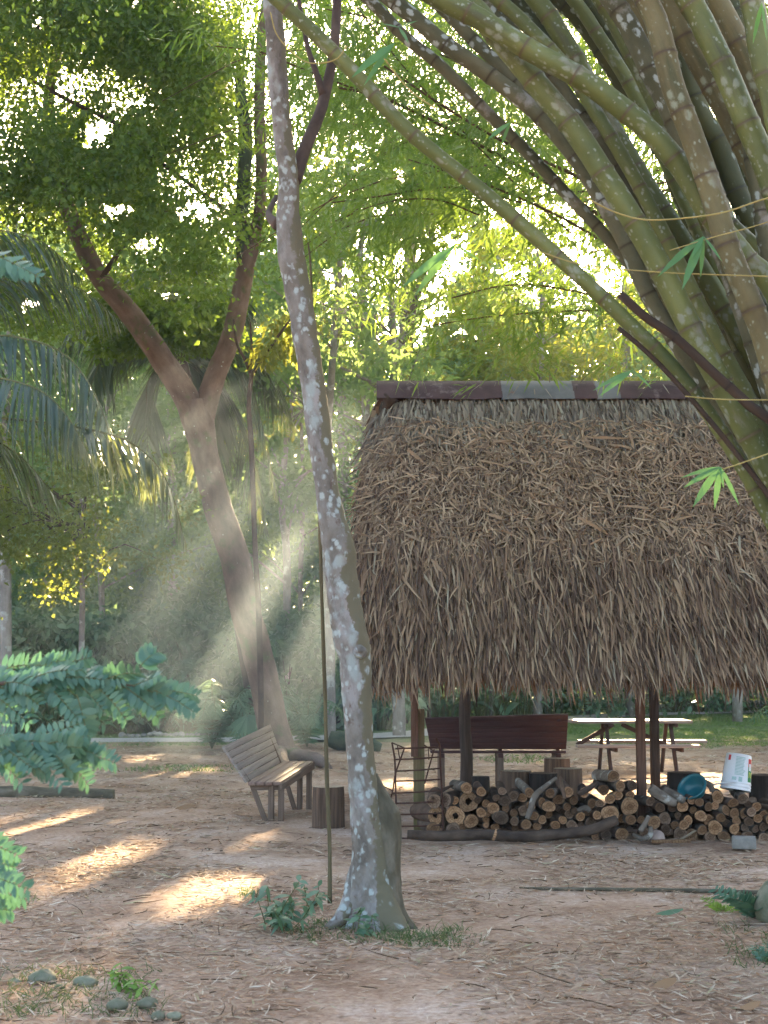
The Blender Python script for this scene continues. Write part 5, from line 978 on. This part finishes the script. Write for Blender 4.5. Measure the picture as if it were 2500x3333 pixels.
# broad leaf plants
def broad(px, py, n, L, w, lab, seed, mat=m_leaf_sh, name='broad_leaf_plant', d=None, up=1.0):
    b = G(px, py) if d is None else W(px, 2160 + 1.6 * FPX / d, d); b[2] = 0; rng = Rg(seed); t = thing(name, lab, 'plant', b); lf = MB(); st = MB()
    for k in range(n):
        a = rng.random() * 6.28; o_ = np.array([math.cos(a), math.sin(a) * .8 - .25, 0]); h = L * (.35 + .8 * rng.random()) * up; m1 = b + rng.normal(size=3) * [.12, .12, 0] * n ** .4 + o_ * L * .2 + [0, 0, h]
        tube(st, [b * .6 + m1 * [.4, .4, 0] , m1], [.012, .006], 5, n=3); D = nrm(o_ + [0, 0, .35 * rng.random()]); l = L * (.6 + .5 * rng.random())
        ribbons(lf, m1[None], D[None], nrm(np.cross(D, [0, -.3, 1.0] + rng.normal(size=3) * .35))[None], l, w * l / L, np.array([[0, 0, -l * .7 * (.4 + .8 * rng.random())]]), [.15, .8, 1, .85, .5, .05])
    obj('stems', st, m_vine, t); obj('foliage', lf, mat, t); return t
broad(955, 2462, 7, .62, .19, 'pair of long drooping pale leaves right of the bench back', 21)
BP = [(420, 2393, 30, .34, .13, 'clump of broad mottled leaves at the left of the flower bed'), (510, 2390, 32, .34, .13, 'clump of broad mottled leaves in the flower bed middle'), (600, 2388, 30, .34, .13, 'clump of broad mottled leaves near the palm shrub'), (330, 2395, 28, .36, .12, 'broad leaved clump behind the foreground shrub tip'), (200, 2396, 28, .36, .12, 'broad leaved clump behind the foreground shrub middle'), (60, 2396, 28, .36, .12, 'broad leaved clump at the left edge behind the foreground shrub'),
      (690, 2386, 26, .36, .12, 'broad leaved clump just left of the palm shrub'), (1230, 2382, 24, .4, .12, 'leafy clump between the lichen tree and the hut corner')]
for k, (px, py, n, L, w, lab) in enumerate(BP): broad(px, py - 6, n + 14, L * 1.45, w * 1.4, lab, 30 + k, m_leaf_bed, up=1.7)
for k, (px, lab) in enumerate([(1460, 'leafy shrub seen left of the rough round post'), (1580, 'leafy shrub beside the thin white trunk'), (1690, 'leafy shrub above the middle of the maroon bench'), (1800, 'yellow green shrub above the maroon bench end'), (1910, 'leafy shrub above the left of the picnic table'), (2010, 'leafy shrub above the middle of the picnic table'), (2180, 'large leaved plant left end of the far stone wall'), (2280, 'large leaved plant behind the far stone wall middle'), (2390, 'large leaved plant behind the far stone wall right part'), (2490, 'large leaved plant behind the far stone wall at the frame edge')]):
    broad(px, 0, 44, .62, .2, lab, 60 + k, m_leaf_bg2 if k == 3 else m_leaf_sh, 'leafy_shrub', d=(41 if px < 1700 else 47) + 2 * (k > 5), up=2.4)
for k, (px, d, lab) in enumerate([(120, 36, 'dense dark shrub at the far left behind the flower bed'), (300, 37, 'dense dark shrub behind the left flower bed stones'), (480, 38, 'dense dark shrub behind the flower bed middle'), (640, 37, 'dense dark shrub left of the forked trunk'), (960, 36, 'dense dark shrub right of the forked trunk'), (1080, 38, 'dense shrub just behind the lichen tree'), (1220, 40, 'dense shrub beside the hut left end'), (760, 38, 'dense shrub hidden behind the forked trunk')]):
    b = W(px, 2160 + 1.6 * FPX / d, d); b[2] = 0; rng = Rg(160 + k); t = thing('dense_shrub', lab, 'shrub', b); C = b + rng.normal(size=(60, 3)) * [.9, .5, 0] + np.stack([0 * np.arange(60), 0 * np.arange(60), .3 + 2.4 * rng.random(60)], -1)
    mb = foliage(MB(), rng, C, .5, 60, .27, asp=.36, droop=.5, gaps=0); obj('foliage', mb, m_leaf_sh if k % 2 else m_leaf_bed, t)
    mb = MB()
    for q in range(9): tube(mb, [b + rng.normal(size=3) * [.3, .2, 0], C[q]], [.02, .008], 5, n=4, wob=.05)
    obj('stems', mb, m_bark_dark, t)

# small leaved tree at left middle
lt = thing('small_leaved_tree', 'low small leaved tree hanging over the left clearing', 'tree', W(265, 2470, 25.5) * [1, 1, 0])
mb = MB(); limb(mb, [(270, 2500, 22), (265, 2200, 20), (268, 1927, 18), (262, 1700, 16), (270, 1450, 12)], 25.5, 8, .03); obj('trunk', mb, m_bark_bg, lt, smooth=True)
rng = Rg(171)
def dens3(px, py): return np.clip((vnoise(px / 110, py / 110, 33) - .22) * 2.2, .05, 1) * np.clip((620 - px) / 220, 0, 1) * np.clip(1 - np.maximum(py - 1850, 0) / (150 + .0 * px), 0, 1)
C = px_clumps(rng, 260, -300, 610, 1400, 2010, 21, 26, avoid=False, fade=dens3); mb = foliage(MB(), rng, C, .36, 120, .085, asp=.6, gaps=0); obj('crown', mb, m_leaf_low, lt)
mb = MB()
for k in range(26): tube(mb, [W(265, 1600 + 12 * k, 25.5), (W(265, 1560 + 10 * k, 25.5) + C[k]) / 2 + [0, 0, .2], C[k]], [.02, .012, .005], 5, n=6)
obj('branch', mb, m_bark_dark, lt)

# ------------------------------------------------------------------ forest behind
def forest_tree(label, L, d, H, crown_r, crown_z, n, leaf, mat, seed, nleaf=95, bark=m_bark_bg, cr=.95, gaps=.93):
    rng = Rg(seed); base = W(L[0][0], 0, d) * [1, 1, 0]; base[1] = d; t = thing('forest_tree', label, 'tree', base, 'trees of the forest behind the clearing')
    pts = [np.array([W(L[0][0], 2160 + 1.6 * FPX / d, d)[0], d, -.1])] + [W(a, b, d) for a, b, w in L[1:]]; rr = [L[0][2]] + [w for *_, w in L[1:]]
    top = pts[-1] + (np.array([rng.normal() * .6, rng.normal() * .5, max(1.0, H - pts[-1][2])])); pts.append(top); rr.append(rr[-1] * .35)
    mb = MB(); P, R = tube(mb, pts, np.array(rr) * d / FPX / 2, 10, n=len(pts) * 6, wob=.03, seed=seed)
    C = np.stack([rng.normal(size=n) * .55, rng.normal(size=n) * .5, rng.random(n)], -1) * [crown_r, crown_r, 1]; C[:, 2] = crown_z[0] + (crown_z[1] - crown_z[0]) * C[:, 2]
    ax_x = np.interp(C[:, 2], P[:, 2], P[:, 0]); C[:, 0] += ax_x; C[:, 1] += d
    for k in range(0, min(n, 16)):
        z = max(2.0, C[k][2] - 1.2); p0 = np.array([np.interp(z, P[:, 2], P[:, 0]), np.interp(z, P[:, 2], P[:, 1]), z]); r = np.interp(z, P[:, 2], R) * .4; tube(mb, [p0, (p0 + C[k]) / 2 + [0, 0, .15], C[k]], [r, r * .6, r * .2], 5, n=5)
    obj('trunk', mb, bark, t, smooth=True); mb = foliage(MB(), rng, C, cr, int(nleaf * 1.6), leaf, asp=.5, droop=.4, gaps=gaps); obj('crown', mb, mat, t)
FT = [('pale straight trunk at the far left edge, low in the picture', [(19, 0, 42), (19, 1930, 38), (15, 1500, 32)], 33, 13, 3.2, (5.5, 13), 60),
 ('slim pale trunk seen between foreground leaves at left', [(340, 0, 22), (330, 1900, 20), (320, 1500, 15)], 38, 13, 3, (4, 13.5), 60),
 ('slender trunk right of the forked trunk, nearer the palm', [(934, 0, 26), (934, 1830, 25), (925, 1500, 20)], 37, 14, 2.8, (4.5, 14), 55),
 ('thin pale trunk close beside the slender one', [(976, 0, 18), (978, 1900, 17), (985, 1500, 13)], 39, 12, 2.5, (4.5, 12.5), 50),
 ('blotched pale trunk just behind the slim stem', [(1078, 0, 34), (1072, 2000, 32), (1062, 1500, 28)], 31, 14, 2.6, (7, 14), 40),
 ('reddish pale trunk rising just left of the hut roof', [(1120, 0, 40), (1118, 1500, 38), (1112, 1150, 36), (1105, 950, 30)], 44, 13, 2.8, (8, 14), 45),
 ('thin trunk between the lichen tree and the hut ridge', [(1200, 0, 28), (1190, 1300, 26), (1185, 1000, 24), (1175, 800, 20)], 38, 14, 2.6, (8, 14.5), 45),
 ('thick pale trunk standing in the bright gap above the hut', [(1300, 0, 48), (1318, 1200, 44), (1330, 950, 42), (1345, 700, 38)], 42, 16, 3.0, (11, 17), 50),
 ('dark leaning trunk right of the thick pale trunk above the hut', [(1310, 0, 36), (1330, 1150, 30), (1375, 900, 26), (1410, 720, 20)], 40, 15, 3, (9, 16), 45),
 ('large pale trunk left of the hut corner post', [(1300, 0, 42), (1297, 2240, 38), (1290, 1700, 34)], 33, 14, 3, (6, 14), 45),
 ('thin white trunk seen under the thatch above the maroon bench', [(1600, 0, 20), (1600, 2238, 18), (1598, 1700, 16)], 44, 15, 3, (6, 15), 60),
 ('thin dark trunk under the thatch near the corner post', [(1396, 0, 12), (1396, 2200, 12), (1400, 1700, 10)], 42, 12, 3, (4, 12.5), 60),
 ('tree behind the hut ridge centre', [(1750, 0, 30), (1760, 1200, 24), (1765, 950, 18)], 40, 13, 3, (6, 12.8), 60),
 ('tree behind the hut ridge right part', [(2050, 0, 30), (2040, 1200, 24), (2030, 950, 18)], 44, 14, 3.2, (6, 14), 60),
 ('tree behind the bamboo at far right', [(2400, 0, 34), (2400, 1600, 30), (2390, 1100, 24)], 41, 15, 3.4, (4, 15), 70),
 ('tree far behind the left palm fronds', [(150, 0, 34), (160, 1500, 30), (170, 1100, 22)], 46, 16, 3.4, (5, 15.5), 70),
 ('tree far behind the forked tree limbs', [(560, 0, 36), (560, 1500, 30), (550, 1100, 22)], 47, 16, 3.4, (5, 16), 70),
 ('tree far behind the sapling fork', [(820, 0, 34), (830, 1500, 28), (850, 1000, 20)], 48, 16, 3.4, (5, 16), 70)]
for k, (lab, L, d, H, cr_, cz, n) in enumerate(FT): forest_tree(lab, L, d, H, cr_, cz, n, .19, m_leaf_bg2 if k in (5, 6, 7, 8, 12, 13) else m_leaf_bg, 200 + k, bark=m_bark_dark if k in (8, 11) else m_bark_bg)
for k in range(18):      # flanking trees outside and behind the frame's edge and the far rows
    side = -1 if k % 2 else 1; d = 30 + 3 * k; px = 1250 + side * (1500 + 420 * ((k * 7) % 5)); rng = Rg(260 + k)
    if k < 8: forest_tree('dense forest tree beyond the %s frame edge, %s nearest' % ('left' if side < 0 else 'right', ordn[k // 2]), [(px, 0, 34), (px, 1500, 28), (px, 1200, 20)], min(d, 48), 14, 3.6, (2, 14.5), 60, .24, m_leaf_bg, 280 + k)
# continuous thicket closing the view
rng = Rg(301); n = 2700; x = -30 + 64 * rng.random(n); y = 52 + 14 * rng.random(n); z = 17.5 * rng.random(n) ** .85
C = np.stack([x, y, z], -1); mb = foliage(MB(), rng, C, 1.1, 85, .38, asp=.5, gaps=.93)
tag(obj('far_forest', mb, m_leaf_bg), 'solid mass of far forest foliage closing the clearing', 'forest', kind='stuff')
n = 900; x = -30 + 64 * rng.random(n); y = 66 + 5 * rng.random(n); C = np.stack([x, y, 10 * rng.random(n)], -1); mb = foliage(MB(), rng, C, 1.3, 70, .5, asp=.55, tubes=False, gaps=0)
tag(obj('far_forest', mb, m_leaf_bg), 'dim lower layer of the farthest forest', 'forest', kind='stuff')
n = 420; x = -16 + 34 * rng.random(n); y = 44 + 6 * rng.random(n); C = np.stack([x, y, .2 + 3.4 * rng.random(n)], -1); mb = foliage(MB(), rng, C, .8, 80, .22, asp=.45, gaps=0)
tag(obj('undergrowth', mb, m_leaf_sh), 'dark undergrowth below the far forest', 'undergrowth', kind='stuff')
n = 260; x = -14 + 16 * rng.random(n); y = 39 + 4 * rng.random(n); C = np.stack([x, y, .2 + 5.5 * rng.random(n)], -1); mb = foliage(MB(), rng, C, .7, 70, .24, asp=.4, gaps=0)
tag(obj('undergrowth', mb, m_leaf_bed), 'tangled undergrowth behind the left flower bed', 'undergrowth', kind='stuff')

# ------------------------------------------------------------------ haze
mb = MB(); x0, x1, y0, y1, z0, z1 = -60, 60, -6, 95, -1.2, 22
v = [(a, b, c) for a in (x0, x1) for b in (y0, y1) for c in (z0, z1)]
m, nt = newmat('haze_air'); out = nt.nodes.new('ShaderNodeOutputMaterial'); pv = nt.nodes.new('ShaderNodeVolumePrincipled'); pv.inputs['Color'].default_value = (.80, .92, 1, 1); pv.inputs['Density'].default_value = .0007; pv.inputs['Anisotropy'].default_value = .08
nt.links.new(pv.outputs[0], out.inputs['Volume'])
hz = obj('haze', MB().add(v, BOXF), m); tag(hz, 'thin smoky haze hanging in the clearing', 'haze', kind='stuff')

# drifting smoke over the clearing left of the hut: thin outside, thicker towards its middle
for k, (c, r, den, lab) in enumerate([((-1.5, 19.5, 2.0), (3.3, 8.5, 3.1), .0028, 'thin outer veil of smoke beside the forked trunk'), ((-1.45, 19.2, 2.0), (2.5, 6.8, 2.65), .0032, 'drifting smoke catching the sun beside the forked trunk'),
                                      ((-1.4, 18.9, 1.95), (1.8, 5.2, 2.2), .0065, 'thicker smoke in the sunbeam crossing the forked trunk')]):
    v, f = stone_mesh(Rg(3 + k), np.array(c), r, 28, 18); v[:, 2] = np.maximum(v[:, 2], -.6 + .1 * k)
    m, nt = newmat('smoke_air'); out = nt.nodes.new('ShaderNodeOutputMaterial'); pv = nt.nodes.new('ShaderNodeVolumePrincipled'); pv.inputs['Color'].default_value = (.64, .81, 1, 1); pv.inputs['Density'].default_value = den; pv.inputs['Anisotropy'].default_value = .6
    nt.links.new(pv.outputs[0], out.inputs['Volume'])
    tag(obj('smoke', MB().add(v, f), m, smooth=True), lab, 'smoke', kind='stuff')
